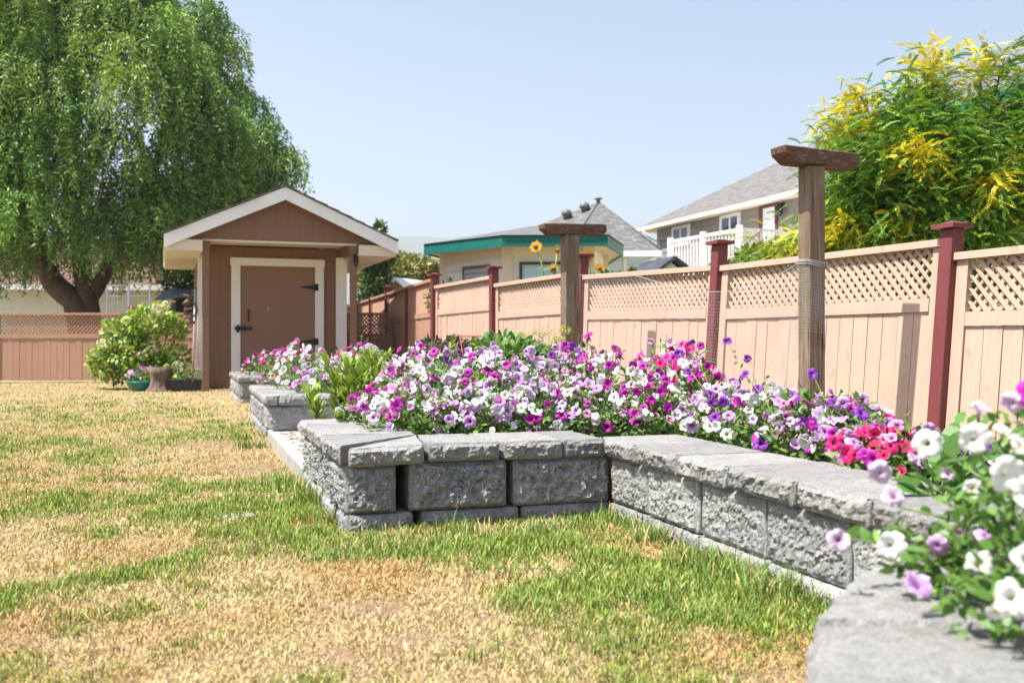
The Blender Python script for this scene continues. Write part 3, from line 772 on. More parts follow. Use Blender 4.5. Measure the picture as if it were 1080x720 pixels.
# ------------------------------------------------------------------ timber T posts and netting
def tpost(px, Z, ztop, barlen, label, bx=0.0, tilt=0.0, w=.155, yaw=18, byaw=21):
    X = (px-540)/F*Z
    fr = frame((X, Z), yaw)
    r = empty('timber_post', fr(0, 0), label, 'timber post', 'weathered timber posts with crossbars')
    m = MB(); m.fbox(fr, -w/2, w/2, -w/2, w/2, -.3, ztop-.086); m.build('post', MATS['timber'], r, bevel=.008)
    c = frame((X, Z), byaw)
    def cb(x, y, z): return c(x, y, z+tilt*x)
    m = MB(); h = .10; a, b = -barlen/2+bx, barlen/2+bx
    vs = []
    for y in (-.075, .075):
        vs += [cb(a+.075, y, ztop-.085), cb(b-.035, y, ztop-.085), cb(b, y, ztop-.055), cb(b-.008, y, ztop+.012), cb(a, y, ztop+.012), cb(a+.006, y, ztop-.035)]
    m.add(vs, [(0, 1, 2, 3, 4, 5), (11, 10, 9, 8, 7, 6)]+[(i, 6+i, 6+(i+1) % 6, (i+1) % 6) for i in range(6)])
    m.build('crossbar', MATS['crossbar'], r, bevel=.006)
    return fr
T1 = tpost(856, 6.1, .75+201*6.1/F, .56, 'nearer weathered timber post with a tilted crossbar, standing before the tree', .03, -.03, .118)
T2 = tpost(601, 9.0, .75+124*9.0/F, .62, 'farther weathered timber post with a level crossbar, in front of the green-edged house', .03, .03, .135)

def netting():
    r = empty('garden_net', T1(0, 0, .4), 'fine grey bird netting strung between the two timber posts', 'netting')
    a0 = T1(-.02, .10, 1.26); b0 = T2(.06, -.10, 1.36)
    L = 3.3; nx, nz = 120, 40
    V = []
    G = np.zeros((nx+1, nz+1, 3))
    for i in range(nx+1):
        t = i/nx
        top = a0+(b0-a0)*t
        # the net sags back to touch the fence side
        bow = np.array([.951, .309, 0])*.42*math.sin(math.pi*t)**.8*np.array([1, 1, 0])
        top = top+bow*.55; top[2] -= .17*math.sin(math.pi*min(1, t*1.25))**1.0 if t < .8 else .02*0
        for k in range(nz+1):
            s = k/nz
            p = top.copy(); p[2] -= s*1.0
            p[:2] += np.array([.03, .01])*math.sin(i*.5+k*.3)*s
            G[i, k] = p
    m = MB()
    def strand(pts, rad=.0007): m.tube(pts, rad, 3, False)
    for i in range(0, nx+1): strand([G[i, k] for k in range(0, nz+1, 8)])
    for k in range(0, nz+1): strand([G[i, k] for i in range(0, nx+1, 6)])
    m.build('net_mesh', MATS['net'], r)
    m = MB(); m.tube([G[i, 0] for i in range(nx+1)], .003, 4)
    # loops round the near post
    for z in (1.255, 1.245, 1.232):
        w = .066; m.tube([T1(-w, -w, z), T1(w, -w, z-.02), T1(w, w, z-.015), T1(-w, w, z+.01), T1(-w, -w, z)], .003, 4)
    m.build('cord', MATS['net'], r)
    m = MB(); w = .0625
    for k in range(24):
        z = 1.24-k*.018
        m.tube([T1(-w, w, z), T1(-w, -w, z), T1(w, -w, z-.02)], .0005, 3, False)
    for k in range(10):
        x = -w+2*w*k/9; m.tube([T1(x, -w-.001, 1.24), T1(x+.02, -w-.001, 1.24-.25-.035*k)], .0005, 3, False); m.tube([T1(-w-.001, x, 1.24), T1(-w-.001, x, .85)], .0005, 3, False)
    m.build('net_wrap', MATS['net'], r)
netting()
# ------------------------------------------------------------------ shed
def shed():
    fr = frame((-4.90, 15.75), 19.5)
    Wd, PD, DP = 2.46, 1.15, 3.9             # width, porch depth, back wall
    root = empty('garden_shed', fr(Wd/2, DP/2), 'small brown garden shed with white-trimmed gable, open porch and closed plank door', 'shed')
    def P(name, mat, fn, parent=root, bevel=0):
        m = MB(); fn(m); return m.build(name, MATS[mat], parent, bevel)
    ce = 1.27; ez, az = 2.45, 3.27; ov = .57; sl = (az-ez)/(ce+ov)
    def rz(a): return az-sl*abs(a-ce)         # roof top surface height
    fb = -.22
    # walls (porch opening between front plane and recessed door wall)
    def walls(m):
        m.fbox(fr, .0, .53, PD, PD+.09, 0, 2.40); m.fbox(fr, 2.075, Wd, PD, PD+.09, 0, 2.40); m.fbox(fr, .53, 2.075, PD, PD+.09, 2.19, 2.40)
        m.fbox(fr, 0, .09, PD+.092, DP, 0, 2.40); m.fbox(fr, Wd-.09, Wd, PD+.092, DP, 0, 2.40); m.fbox(fr, .092, Wd-.092, DP-.09, DP, 0, 2.40)
    P('wall', 'shed', walls)
    def gable(m):
        for y0, y1 in (gy,):
            vs = []
            for y in (y0, y1):
                vs += [fr(-ov+.10, y, rz(-ov+.1)-.10), fr(.05, y, 2.405), fr(Wd-.05, y, 2.405), fr(2*ce+ov-.1, y, rz(-ov+.1)-.10), fr(ce, y, az-.10)]
            n = 5
            m.add(vs, [(0, 1, 2, 3, 4), (9, 8, 7, 6, 5)]+[(i, 5+i, 5+(i+1) % 5, (i+1) % 5) for i in range(5)])
    for gy in ((0.0, .06), (DP-.06, DP)): P('gable', 'shed', gable)
    P('panel_seam', 'shed_door', lambda m: (m.fbox(fr, ce-.365, ce-.353, -.003, -.0005, 2.44, 3.02)))
    P('porch_ceiling', 'cream', lambda m: m.fbox(fr, .10, Wd-.10, .062, PD-.002, 2.425, 2.445))
    P('ceiling_trim', 'cream', lambda m: m.fbox(fr, .0, Wd, .004, .06, 2.372, 2.403))
    for a in (0.0, Wd-.105):
        P('porch_post', 'shed', lambda m, a=a: (m.fbox(fr, a, a+.105, 0, .105, -.02, 2.37), m.fbox(fr, a-.012, a+.117, -.012, .117, 2.23, 2.369)), bevel=.004)
    for a in (.02, Wd-.09): P('beam', 'shed', lambda m, a=a: m.fbox(fr, a, a+.07, .12, PD-.002, 2.26, 2.40))
    # door and frame
    dfm = P('door_frame', 'white', lambda m: (m.fbox(fr, .515, .665, PD-.035, PD-.002, 0, 2.08), m.fbox(fr, 1.935, 2.085, PD-.035, PD-.002, 0, 2.08), m.fbox(fr, .50, 2.10, PD-.045, PD-.002, 2.082, 2.215)))
    d = P('door', 'shed_door', lambda m: m.fbox(fr, .668, 1.932, PD-.012, PD+.03, .03, 2.075))
    P('latch', 'black', lambda m: (m.fbox(fr, .57, .86, PD-.055, PD-.036, .985, 1.03), m.fbox(fr, .60, .65, PD-.075, PD-.03, .94, 1.06), m.fbox(fr, .71, .75, PD-.07, PD-.013, .97, 1.045)), d)
    P('handle', 'black', lambda m: m.tube([fr(.80, PD-.012, 1.13), fr(.80, PD-.06, 1.15), fr(.80, PD-.06, 1.31), fr(.80, PD-.012, 1.33)], .014, 6), d)
    P('knob', 'cream', lambda m: m.lathe(fr(1.135, PD-.03, 1.345), [(.001, -.02), (.02, -.012), (.022, 0), (.02, .012), (.001, .02)], 8), d)
    for z in (.78, 1.73):
        P('hinge', 'black', lambda m, z=z: (m.fbox(fr, 1.90, 1.99, PD-.046, PD-.0355, z-.06, z+.06), m.add([fr(1.90, PD-.03, z-.035), fr(1.90, PD-.03, z+.035), fr(1.68, PD-.022, z+.008), fr(1.68, PD-.022, z-.008),
            fr(1.90, PD-.0125, z-.035), fr(1.90, PD-.0125, z+.035), fr(1.68, PD-.0125, z+.008), fr(1.68, PD-.0125, z-.008)], [(0, 1, 2, 3), (7, 6, 5, 4), (0, 4, 5, 1), (1, 5, 6, 2), (2, 6, 7, 3), (3, 7, 4, 0)])), d)
    P('corner_trim', 'white', lambda m: (m.fbox(fr, -.03, .11, PD-.028, PD-.002, 0, 2.24), m.fbox(fr, -.03, -.002, PD-.001, PD+.12, 0, 2.24)))
    P('corner_trim', 'white', lambda m: m.fbox(fr, 2.30, Wd+.03, PD-.028, PD-.002, .02, 2.26))
    # roof
    def slab(m, t0, t1, off0, off1):
        for a0, a1 in ((-ov, ce), (ce, 2*ce+ov)):
            m.hexa([fr(a0, t0, rz(a0)-off1), fr(a1, t0, rz(a1)-off1), fr(a1, t1, rz(a1)-off1), fr(a0, t1, rz(a0)-off1),
                    fr(a0, t0, rz(a0)-off0), fr(a1, t0, rz(a1)-off0), fr(a1, t1, rz(a1)-off0), fr(a0, t1, rz(a0)-off0)])
    rf = P('roof', 'cream', lambda m: slab(m, fb+.03, DP+.25, .012, .055))
    def sh(m):
        n = 9
        rr = random.Random(2)
        for side in (-1, 1):
            for k in range(n):
                L = ce+ov+.005
                d0, d1 = L*k/n, min(L, L*(k+1)/n+.05)
                z = lambda dd, o: az-sl*dd+o
                tf = fb-.02+rr.uniform(-.02, .01); tb = DP+.27
                m.hexa([fr(ce+side*d0, tf, z(d0, -.010)), fr(ce+side*d1, tf, z(d1, .006)), fr(ce+side*d1, tb, z(d1, .006)), fr(ce+side*d0, tb, z(d0, -.010)),
                        fr(ce+side*d0, tf, z(d0, .012)), fr(ce+side*d1, tf, z(d1, .028)), fr(ce+side*d1, tb, z(d1, .028)), fr(ce+side*d0, tb, z(d0, .012))])
        m.fbox(fr, ce-.05, ce+.05, fb-.03, DP+.27, az-.012, az+.022)
    P('shingles', 'shing_brown', sh, rf)
    def fascia(m, y0, y1, hh=.205):
        for a0, a1 in ((-ov, ce), (2*ce+ov, ce)):
            m.hexa([fr(a0, y0, rz(a0)-.012-hh), fr(a1, y0, rz(a1)-.012-hh), fr(a1, y1, rz(a1)-.012-hh), fr(a0, y1, rz(a0)-.012-hh),
                    fr(a0, y0, rz(a0)-.012), fr(a1, y0, rz(a1)-.012), fr(a1, y1, rz(a1)-.012), fr(a0, y1, rz(a0)-.012)])
    P('fascia', 'white', lambda m: fascia(m, fb, fb+.028), rf)
    P('fascia', 'white', lambda m: fascia(m, DP+.252, DP+.28), rf)
    def sof(m):
        m.fbox(fr, -ov+.02, -.002, fb+.06, DP+.25, rz(-ov)-.25, rz(-ov)-.225)
        m.fbox(fr, Wd+.002, 2*ce+ov-.02, fb+.06, DP+.25, rz(-ov)-.25, rz(-ov)-.225)
        for a0, a1 in ((-ov+.02, -.002), (Wd+.002, 2*ce+ov-.02)):
            m.fbox(fr, a0, a1, fb+.06, fb+.08, rz(-ov)-.224, rz(-ov)-.08)
    P('soffit', 'cream', sof)
    P('lamp_bracket', 'black', lambda m: (m.fbox(fr, Wd-.06, Wd+.02, -.035, -.013, 2.08, 2.22), m.tube([fr(Wd-.02, -.05, 2.2), fr(Wd-.02, -.07, 2.1), fr(Wd-.02, -.04, 2.02)], .02, 6)))
    # things leaning by the left side
    m = MB(); m.tube([fr(-.13, .6, 0), fr(-.10, .75, .9), fr(-.08, .95, 1.68)], .016, 7)
    tag(m.build('garden_pole', MATS['metal'], None, 0, fr(-.13, .6)), 'thin grey pole leaning against the left corner of the shed', 'pole')
    m = MB(); rr = random.Random(9)
    pts = [fr(-.20+.08*math.sin(k*1.7), .5+.05*math.cos(k*2.1), 1.05+.035*k+.01*math.sin(k*3)) for k in range(16)]
    m.tube(pts, [.02+.016*abs(math.sin(k*1.3)) for k in range(16)], 6)
    m.tube([fr(-.15+.09*math.cos(k), .52, 1.3+.12*math.sin(k)) for k in np.linspace(0, 6.3, 14)], .017, 6)
    m.tube([fr(-.13, .6, 1.62), fr(-.10, .7, 1.66), fr(-.06, .8, 1.66)], .01, 5)
    tag(m.build('dried_wreath', MATS['timber'], None, 0, fr(-.15, .6, 1.05)), 'knobbly dark dried bundle hanging at the left corner of the shed', 'ornament')
shed()

# ------------------------------------------------------------------ neighbouring houses
def window(root, fr, x0, x1, y, z0, z1, frame_mat='white', glass='glass', split=1, fw=.07):
    m = MB()
    m.fbox(fr, x0-fw, x1+fw, y-.05, y+.03, z1, z1+fw); m.fbox(fr, x0-fw, x1+fw, y-.06, y+.03, z0-fw, z0)
    m.fbox(fr, x0-fw, x0, y-.05, y+.03, z0, z1); m.fbox(fr, x1, x1+fw, y-.05, y+.03, z0, z1)
    for k in range(1, split+1):
        if split > 1 and k < split or split == 2 and k == 1:
            xx = x0+(x1-x0)*k/split; m.fbox(fr, xx-.03, xx+.03, y-.04, y+.03, z0, z1)
    w = m.build('window', MATS[frame_mat], root)
    m = MB(); m.fbox(fr, x0, x1, y-.012, y-.004, z0, z1); m.build('pane', MATS[glass], w)
    return w
def laps(m, fr, x0, x1, y, z0, z1, pitch=.19, out=.03):
    z = z0
    while z < z1-.02:
        t = min(z+pitch, z1)
        m.hexa([fr(x0, y-out, z), fr(x1, y-out, z), fr(x1, y-.0005, z), fr(x0, y-.0005, z), fr(x0, y-.006, t-.0005), fr(x1, y-.006, t-.0005), fr(x1, y-.0005, t-.0005), fr(x0, y-.0005, t-.0005)])
        z = t
def seg(p, q):
    p = np.array(p[:2], float); q = np.array(q[:2], float)
    d = q-p; return frame(p, math.degrees(math.atan2(d[1], d[0]))), float(np.linalg.norm(d))

def green_house():
    EZ = 2.66
    # eave outline (fascia corners), camera side first
    A = W(447, 0, 19.2)[:2]; B = W(529.5, 0, 17.6)[:2]; Cc = W(641, 0, 17.5)[:2]; D = W(657.5, 0, 19.5)[:2]
    back1 = D+np.array([-.1, 3.0]); back0 = A+np.array([1.0, 3.6])
    eave = [A, B, Cc, D, back1, back0]
    cen = np.array([.25, 20.3])
    root = empty('green_trimmed_house', (cen[0], cen[1], 0), 'low cream-sided building with teal green fascia and many-sided hipped roof behind the fence', 'house')
    inn = [cen+(p-cen)*.80+np.array([0, .02]) for p in eave]
    m = MB()
    for i in range(6):
        fr, L = seg(inn[i], inn[(i+1) % 6])
        m.fbox(fr, .01, L-.01, 0, .12, 0, EZ-.05)
        if i < 3: laps(m, fr, .02, L-.02, 0, 1.0, EZ-.2)
    m.build('wall', MATS['sid_cream'], root)
    for i in range(4):
        m = MB()
        p = inn[i]; m.prism([(p[0]-.10, p[1]-.07), (p[0]+.10, p[1]-.07), (p[0]+.10, p[1]+.06), (p[0]-.10, p[1]+.06)], 0, EZ-.06)
        m.build('corner_trim', MATS['cream'], root)
    m = MB(); AZ = CH+(HY-238)*20.3/F
    apex = (cen[0]+.15, cen[1]+.1, AZ); ap2 = (cen[0]+1.2, cen[1]+1.4, AZ)
    e2 = [cen+(p-cen)*1.012 for p in eave]
    vs = [(p[0], p[1], EZ) for p in e2]+[apex]
    m.add(vs, [(i, (i+1) % 6, 6) for i in range(6)]); rf = m.build('roof', MATS['shing_grey'], root)
    m = MB()
    for i in range(6):
        p, q = eave[i], eave[(i+1) % 6]
        fr, L = seg(p, q); m.fbox(fr, 0, L, 0, .04, EZ-.20, EZ-.01)
    m.build('fascia', MATS['green'], rf)
    m = MB(); m.add([(p[0], p[1], EZ-.17) for p in [cen+(p-cen)*.985 for p in eave]], [tuple(range(6))]); m.build('soffit', MATS['cream'], rf)
    fr, L = seg(inn[0], inn[1])
    # louvred vent window on the left wall
    x0, x1 = L*.36, L*.74; z0, z1 = 1.80, 2.16; fr0 = fr; fr = (lambda a, b, c=0.0: fr0(a, b-.031, c))
    m = MB(); m.fbox(fr, x0-.05, x1+.05, -.03, -.002, z0-.05, z0); m.fbox(fr, x0-.05, x1+.05, -.03, -.002, z1, z1+.05); m.fbox(fr, x0-.05, x0, -.03, -.002, z0, z1); m.fbox(fr, x1, x1+.05, -.03, -.002, z0, z1)
    lv = m.build('louvre_window', MATS['vent'], root)
    m = MB()
    for k in range(4):
        zz = z0+(z1-z0)*k/4
        m.hexa([fr(x0, -.03, zz), fr(x1, -.03, zz), fr(x1, -.004, zz+.05), fr(x0, -.004, zz+.05), fr(x0, -.03, zz+.02), fr(x1, -.03, zz+.02), fr(x1, -.004, zz+.1), fr(x0, -.004, zz+.1)])
    m.build('slat', MATS['metal'], lv)
    m = MB(); m.fbox(fr, x0, x1, -.0035, -.001, z0, z1); m.build('pane', MATS['dark'], lv)
    fr, L = seg(inn[1], inn[2])
    window(root, fr, .28, 1.15, -.025, 1.55, 2.18, 'dark', 'glass_pale', 1, .05)
    m = MB(); m.fbox(fr, L-.30, L-.18, -.03, -.002, 0, EZ-.06); m.build('wall_trim', MATS['cream'], root)
green_house()

def hip_house():
    root = empty('hip_roofed_house', (4.0, 29, 0), 'pale blue house with grey hipped roof and two round roof vents, behind the green-edged roof', 'house')
    EZ = 3.45; A0 = np.array([.55, 28.6]); fr = frame(A0, 19)
    ap = W(631, 213, 31.5)
    Wd, Dp = 4.1, 7.0
    # eave corners
    e0, e1, e2, e3 = fr(1.1, 0, EZ), fr(3.7, -.9, EZ), fr(4.6, 6.5, EZ), fr(-1.4, 3.2, EZ)
    e4 = fr(.6, 6.6, EZ)
    m = MB(); m.add([e0, e1, e2, e4, e3, ap], [(0, 1, 5), (1, 2, 5), (2, 3, 5), (3, 4, 5), (4, 0, 5)]); rf = m.build('roof', MATS['shing_grey'], root)
    m = MB(); m.tube([e0+np.array([0, 0, .02]), ap+np.array([0, 0, .0])], .035, 5); m.build('ridge_cap', MATS['shing_grey'], rf); m = MB(); m.tube([e1+np.array([0, 0, .02]), ap+np.array([0, 0, .0])], .035, 5); m.build('ridge_cap', MATS['shing_grey'], rf)
    m = MB(); m.bar(e0-Z3*.09, e1-Z3*.09, .05, .17); m.bar(e1-Z3*.09, e2-Z3*.09, .05, .17); m.build('gutter', MATS['white'], rf)
    for px, py, Z in ((597.5, 227, 31.1), (616.5, 219.5, 31.2)):
        p = W(px, py, Z)
        m = MB(); m.lathe(p, [(.10, -.5), (.10, -.02), (.16, .0), (.17, .06), (.15, .11), (.14, .13), (.12, .16), (.08, .18), (.02, .19)], 14); m.build('roof_vent', MATS['vent'], rf)
    m = MB(); m.lathe(ap, [(.07, -.1), (.06, .06), (.13, .08), (.13, .12), (.04, .15)], 10); m.build('finial', MATS['vent'], rf)
    w = frame(fr(1.45, .45)[:2], 10)
    m = MB(); m.fbox(w, 0, 2.4, 0, .2, 0, EZ-.05); laps(m, w, 0, 2.4, 0, 1.8, EZ-.16); m.fbox(w, 2.2, 2.4, .2, 5.5, 0, EZ-.05); m.build('wall', MATS['sid_blue'], root)
    m = MB(); m.add([e0-Z3*.1, e1-Z3*.1, e2-Z3*.1, e4-Z3*.1, e3-Z3*.1], [(0, 1, 2, 3, 4)]); m.build('soffit', MATS['cream'], rf)
    def wx(px):
        k = (px-540)/F; a = w(0, 0); b = w(1, 0)-a
        return (k*a[1]-a[0])/(b[0]-k*b[1])
    window(root, w, wx(670), wx(683), -.03, 2.2, 3.02, 'white', 'glass', 1, .09)
    m = MB(); m.fbox(w, wx(657), wx(660.5), -.06, -.032, 0, EZ-.17); m.build('wall_trim', MATS['white'], root)
hip_house()

def beige_house():
    EZ = CH+4.0
    # wall faces the garden; near end on the right
    n0 = np.array([7.43, 25.9]); n1 = np.array([4.36, 34.7])
    d = (n1-n0)/np.linalg.norm(n1-n0)
    near = n0-d*4.5
    fr, L = seg(n1, near)       # x runs from the far end towards the camera, y into the house
    root = empty('balcony_house', fr(L/2, 4), 'two-storey taupe house with grey hipped roof and white balcony railing', 'house')
    fr_ = fr; fr = lambda a, b, c=0.0: fr_(a, b-.28, c)
    m = MB(); m.fbox(fr, .9, L, .6, .8, 0, EZ-.05); laps(m, fr, .9, L, .6, 2.0, EZ-.16, .2); m.fbox(fr, .9, 1.1, .8, 8, 0, EZ-.05); m.build('wall', MATS['sid_taupe'], root)
    fw_ = fr; fr = fr_
    m = MB()
    hx = 5.0; rz = EZ+2.55
    e0, e1, e2, e3 = fr(0, 0, EZ), fr(L, 0, EZ), fr(L, 9, EZ), fr(0, 9, EZ)
    r0, r1 = fr(4.6, 4.5, rz), fr(L, 4.5, rz)
    m.add([e0, e1, e2, e3, r0, r1], [(0, 1, 5, 4), (2, 3, 4, 5), (3, 0, 4)]); rf = m.build('roof', MATS['shing_tan'], root)
    m = MB(); m.fbox(fr, 0, L, -.06, 0.0, EZ-.13, EZ-.012); m.fbox(fr, -.05, 0, 0, 9, EZ-.13, EZ-.012); m.build('gutter', MATS['cream'], rf)
    m = MB(); m.fbox(fr, .0, L, .002, .32, EZ-.13, EZ-.11); m.fbox(fr, .002, .9, .322, 8, EZ-.13, EZ-.11); m.build('soffit', MATS['cream'], rf)
    fr = fw_
    def xat(px, y=.6):      # position along the wall seen at a pixel column
        k = (px-540)/F; a = fr(0, y); b = fr(1, y)-a
        return (k*a[1]-a[0])/(b[0]-k*b[1])
    def zat(px, py, y=.6):
        p = fr(xat(px, y), y); return CH+(HY-py)*p[1]/F
    window(root, fr, xat(712), xat(727), .57, zat(720, 256), zat(720, 241), 'white', 'glass', 2, .10)
    window(root, fr, xat(763), xat(780), .57, zat(772, 243), zat(772, 229), 'white', 'glass', 2, .10)
    x0, x1 = xat(807), xat(819); zt = zat(813, 219)
    m = MB(); m.fbox(fr, x0, x1, .53, .59, zt-2.05, zt); dr = m.build('door', MATS['white'], root)
    m = MB(); m.fbox(fr, x0-.22, x0, .54, .599, zt-2.05, zt); m.fbox(fr, x1, x1+.1, .54, .599, zt-2.05, zt); m.fbox(fr, x0-.22, x1+.1, .54, .599, zt+.002, zt+.08); m.build('door_frame', MATS['maroon'], dr)
    p = fr(xat(827), .45, zat(827, 226)); m = MB(); m.lathe(p, [(.05, -.05), (.09, .0), (.10, .2), (.05, .26)], 8); m.fbox(fr, xat(827)-.05, xat(827)+.05, .46, .599, p[2]+.2, p[2]+.3); m.build('wall_lamp', MATS['black'], root)
    m = MB(); c = xat(697); m.tube([fr(c-.2, .0, EZ-.2), fr(c-.1, .3, EZ-.45), fr(c, .55, EZ-.6), fr(c, .55, .2)], .05, 6); m.build('downpipe', MATS['metal'], root)
    # chimney flue
    fr = fr_
    p = fr(xat(863, 2.0), 2.0); zb = EZ+2.0*2.55/4.5
    ztop = CH+(HY-141)*p[1]/F
    m = MB(); m.lathe((p[0], p[1], 0), [(.07, zb-.1), (.07, ztop-.14), (.14, ztop-.13), (.14, ztop-.02), (.05, ztop)], 12); m.build('flue_pipe', MATS['metal'], rf)
    # balcony
    RZ = CH+2.6
    a, b, c2 = W(707, 0, 25.5)[:2], W(780, 0, 22.75)[:2], W(863, 0, 23.45)[:2]
    dk = MB(); q = [a, b, c2, fr(xat(863), .6)[:2], fr(xat(735), .6)[:2]]
    dk.prism([tuple(t) for t in q], RZ-1.12, RZ-.98); bal = dk.build('balcony_deck', MATS['white'], root)
    m = MB()
    for p_, q_ in ((a, b), (b, c2)):
        for z in (RZ, RZ-.92): m.bar((*p_, z), (*q_, z), .07, .07)
        n = int(np.linalg.norm(q_-p_)/.135)
        for k in range(1, n):
            t = p_+(q_-p_)*k/n; m.bar((*t, RZ-.92), (*t, RZ-.02), .035, .035)
    m.build('railing', MATS['white'], bal)
    for t in (a, a+(b-a)*.5, b, b+(c2-b)*.85):
        m = MB(); m.box((*t, RZ-.45), (.13, .13, 1.1)); m.build('rail_post', MATS['white'], bal)
    for t in (a+(np.array([.3, .2])), b+np.array([0.1, .25]), c2):
        m = MB(); m.bar((*t, 0), (*t, RZ-1.12), .14, .14); m.build('deck_support', MATS['white'], bal)
beige_house()

def far_right_house():
    EZ = CH+4.5
    q = np.array([8.75, 17.4]); p = np.array([6.95, 22.1]); d = (q-p)/np.linalg.norm(q-p); q = q+d*5
    fr, L = seg(p, q)
    root = empty('green_eaved_house', fr(L/2, 3), 'grey-roofed house with dark green eaves hidden behind the yellow-tipped tree', 'house')
    m = MB(); m.fbox(fr, .6, L, .7, .9, 0, EZ-.06); m.fbox(fr, .6, .8, .9, 7, 0, EZ-.06); m.build('wall', MATS['sid_cream'], root)
    m = MB(); m.add([fr(0, 0, EZ), fr(L, 0, EZ), fr(L, 3.4, EZ+2.2), fr(3.2, 3.4, EZ+2.2), fr(0, 7.0, EZ), fr(L, 7, EZ)], [(0, 1, 2, 3), (4, 0, 3), (5, 4, 3, 2)]); rf = m.build('roof', MATS['shing_grey'], root)
    m = MB(); m.fbox(fr, -.04, L, -.05, 0, EZ-.24, EZ-.012); m.fbox(fr, -.045, 0, .0, 7, EZ-.24, EZ-.012); m.build('fascia', MATS['green'], rf)
    m = MB(); m.fbox(fr, .002, L, .002, .7, EZ-.22, EZ-.2); m.build('soffit', MATS['cream'], rf)
far_right_house()

def small_roofs():
    # playhouse roof peeping over the fence
    Z = 14.0
    g0, g1, ga = W(689, 283, Z), W(725, 279, Z-.25), W(712, 271, Z-.1)
    b = np.array([-.62, 1.0, 0])
    r = empty('playhouse', (*(W(695, 0, Z)[:2]+np.array([0, .4])), 0), 'small playhouse with dark slate gable roof peeping over the fence below the balcony', 'playhouse')
    e0, e1 = W(660, 284.5, Z+.3), W(676, 284, Z+.8)
    rr = W(683, 276.5, Z+.5)
    ap = W(712, 269.5, Z-.1); el = W(660, 284.5, Z+.35); rb = W(676, 277, Z+.75); fl = W(694, 284, Z-.15); frr = W(726, 279.5, Z+.1); br = W(700, 284, Z+1.1)
    el = fl+(rb-ap); br = frr+(rb-ap)
    m = MB(); T = np.array([0, 0, .05])
    m.hexa([fl-T, ap-T, rb-T, el-T, fl, ap, rb, el]); m.hexa([ap-T, frr-T, br-T, rb-T, ap, frr, br, rb]); rf = m.build('roof', MATS['shing_dark'], r)
    m = MB(); k = np.array([.0, .1, 0])
    a, b_, c = fl*.9+ap*.05+frr*.05, frr*.9+ap*.05+fl*.05, ap-T*1.6
    base = lambda p: np.array([p[0], p[1], 0])
    off = (rb-ap)*.12; a, b_, c = a+off, b_+off, c+off; far = (rb-ap)*.8
    m.add([base(a), base(b_), b_-T*1.5, c, a-T*1.5]+[x+far for x in (base(a), base(b_), b_-T*1.5, c, a-T*1.5)],
          [(0, 1, 2, 3, 4), (9, 8, 7, 6, 5)]+[(i, 5+i, 5+(i+1) % 5, (i+1) % 5) for i in range(5)])
    m.build('wall', MATS['stucco'], r)
    # low white-roofed outbuilding behind the receding fence
    Z = 27.0
    r = empty('outbuilding', (*W(430, 0, Z)[:2], 0), 'low outbuilding with white roof and orange wooden gable beyond the shaded fence', 'outbuilding')
    ap = W(415, 292, Z); l = W(405, 306, Z+.1); rr_ = W(426, 300, Z-.1); off = W(452, 294, Z+2)-ap; off[2] = 0.0
    m = MB(); T = np.array([0, 0, .07])
    m.hexa([l-T, ap-T, ap+off-T, l+off-T, l, ap, ap+off, l+off]); m.hexa([ap-T, rr_-T, rr_+off-T, ap+off-T, ap, rr_, rr_+off, ap+off]); m.build('roof', MATS['white'], r)
    m = MB(); o = off*.06; a, b_, c = l*.93+rr_*.07+o, rr_*.93+l*.07+o, ap-T*1.3+o; far = off*.88
    m.add([base(a), base(b_), b_-T, c, a-T]+[x+far for x in (base(a), base(b_), b_-T, c, a-T)], [(0, 1, 2, 3, 4), (9, 8, 7, 6, 5)]+[(i, 5+i, 5+(i+1) % 5, (i+1) % 5) for i in range(5)])
    m.build('wall', MATS['wood_orange'], r)
    # white house behind the willow
    fr = frame((-17.5, 30.0), 4)
    r = empty('white_house', fr(5, 3), 'long white stucco house with clay roof, mostly hidden behind the willow', 'house')
    m = MB(); m.fbox(fr, -6, 10.2, 0, 6, 0, 2.55); m.build('wall', MATS['stucco'], r)
    m = MB(); m.add([fr(-6.6, -.6, 2.5), fr(10.8, -.6, 2.5), fr(8.4, 3, 3.9), fr(-4, 3, 3.9), fr(10.8, 6.6, 2.5), fr(-6.6, 6.6, 2.5)], [(0, 1, 2, 3), (1, 4, 2), (4, 5, 3, 2), (5, 0, 3)]); rf = m.build('roof', MATS['roof_clay'], r)
    m = MB(); m.fbox(fr, -6.6, 10.8, -.66, -.6, 2.34, 2.5); m.build('gutter', MATS['white'], rf)
    window(r, fr, 7.0, 8.1, 0, 1.1, 2.0, 'white', 'glass', 2, .08)
    # dark play shelter with a blue-grey roof beside it
    Z = 24.0
    fr = frame(W(176, 0, Z)[:2], 8)
    r = empty('garden_shelter', fr(.8, .8), 'dark open shelter with blue-grey sheet roof behind the left fence, beside the shed', 'shelter')
    m = MB(); m.fbox(fr, .15, 1.45, .3, 1.3, 0, 1.75); m.build('wall', MATS['charcoal'], r)
    m = MB(); m.hexa([fr(-.25, -.1, 1.78), fr(1.5, -.1, 1.98), fr(1.5, 1.5, 2.3), fr(-.25, 1.5, 2.1), fr(-.25, -.1, 1.83), fr(1.5, -.1, 2.03), fr(1.5, 1.5, 2.35), fr(-.25, 1.5, 2.15)]); m.build('roof', MATS['bluetarp'], r)
    m = MB(); m.fbox(fr, -.1, -.02, -.05, .03, 0, 1.80); m.build('post', MATS['shed'], r)
    m = MB(); m.fbox(fr, 1.38, 1.46, -.05, .03, 0, 1.93); m.build('post', MATS['shed'], r)
    # two white metal frames
    Z = 21.0
    r = empty('metal_frame', (*W(135, 0, Z)[:2], 0), 'pair of thin white metal garden frames standing behind the left fence', 'garden frame')
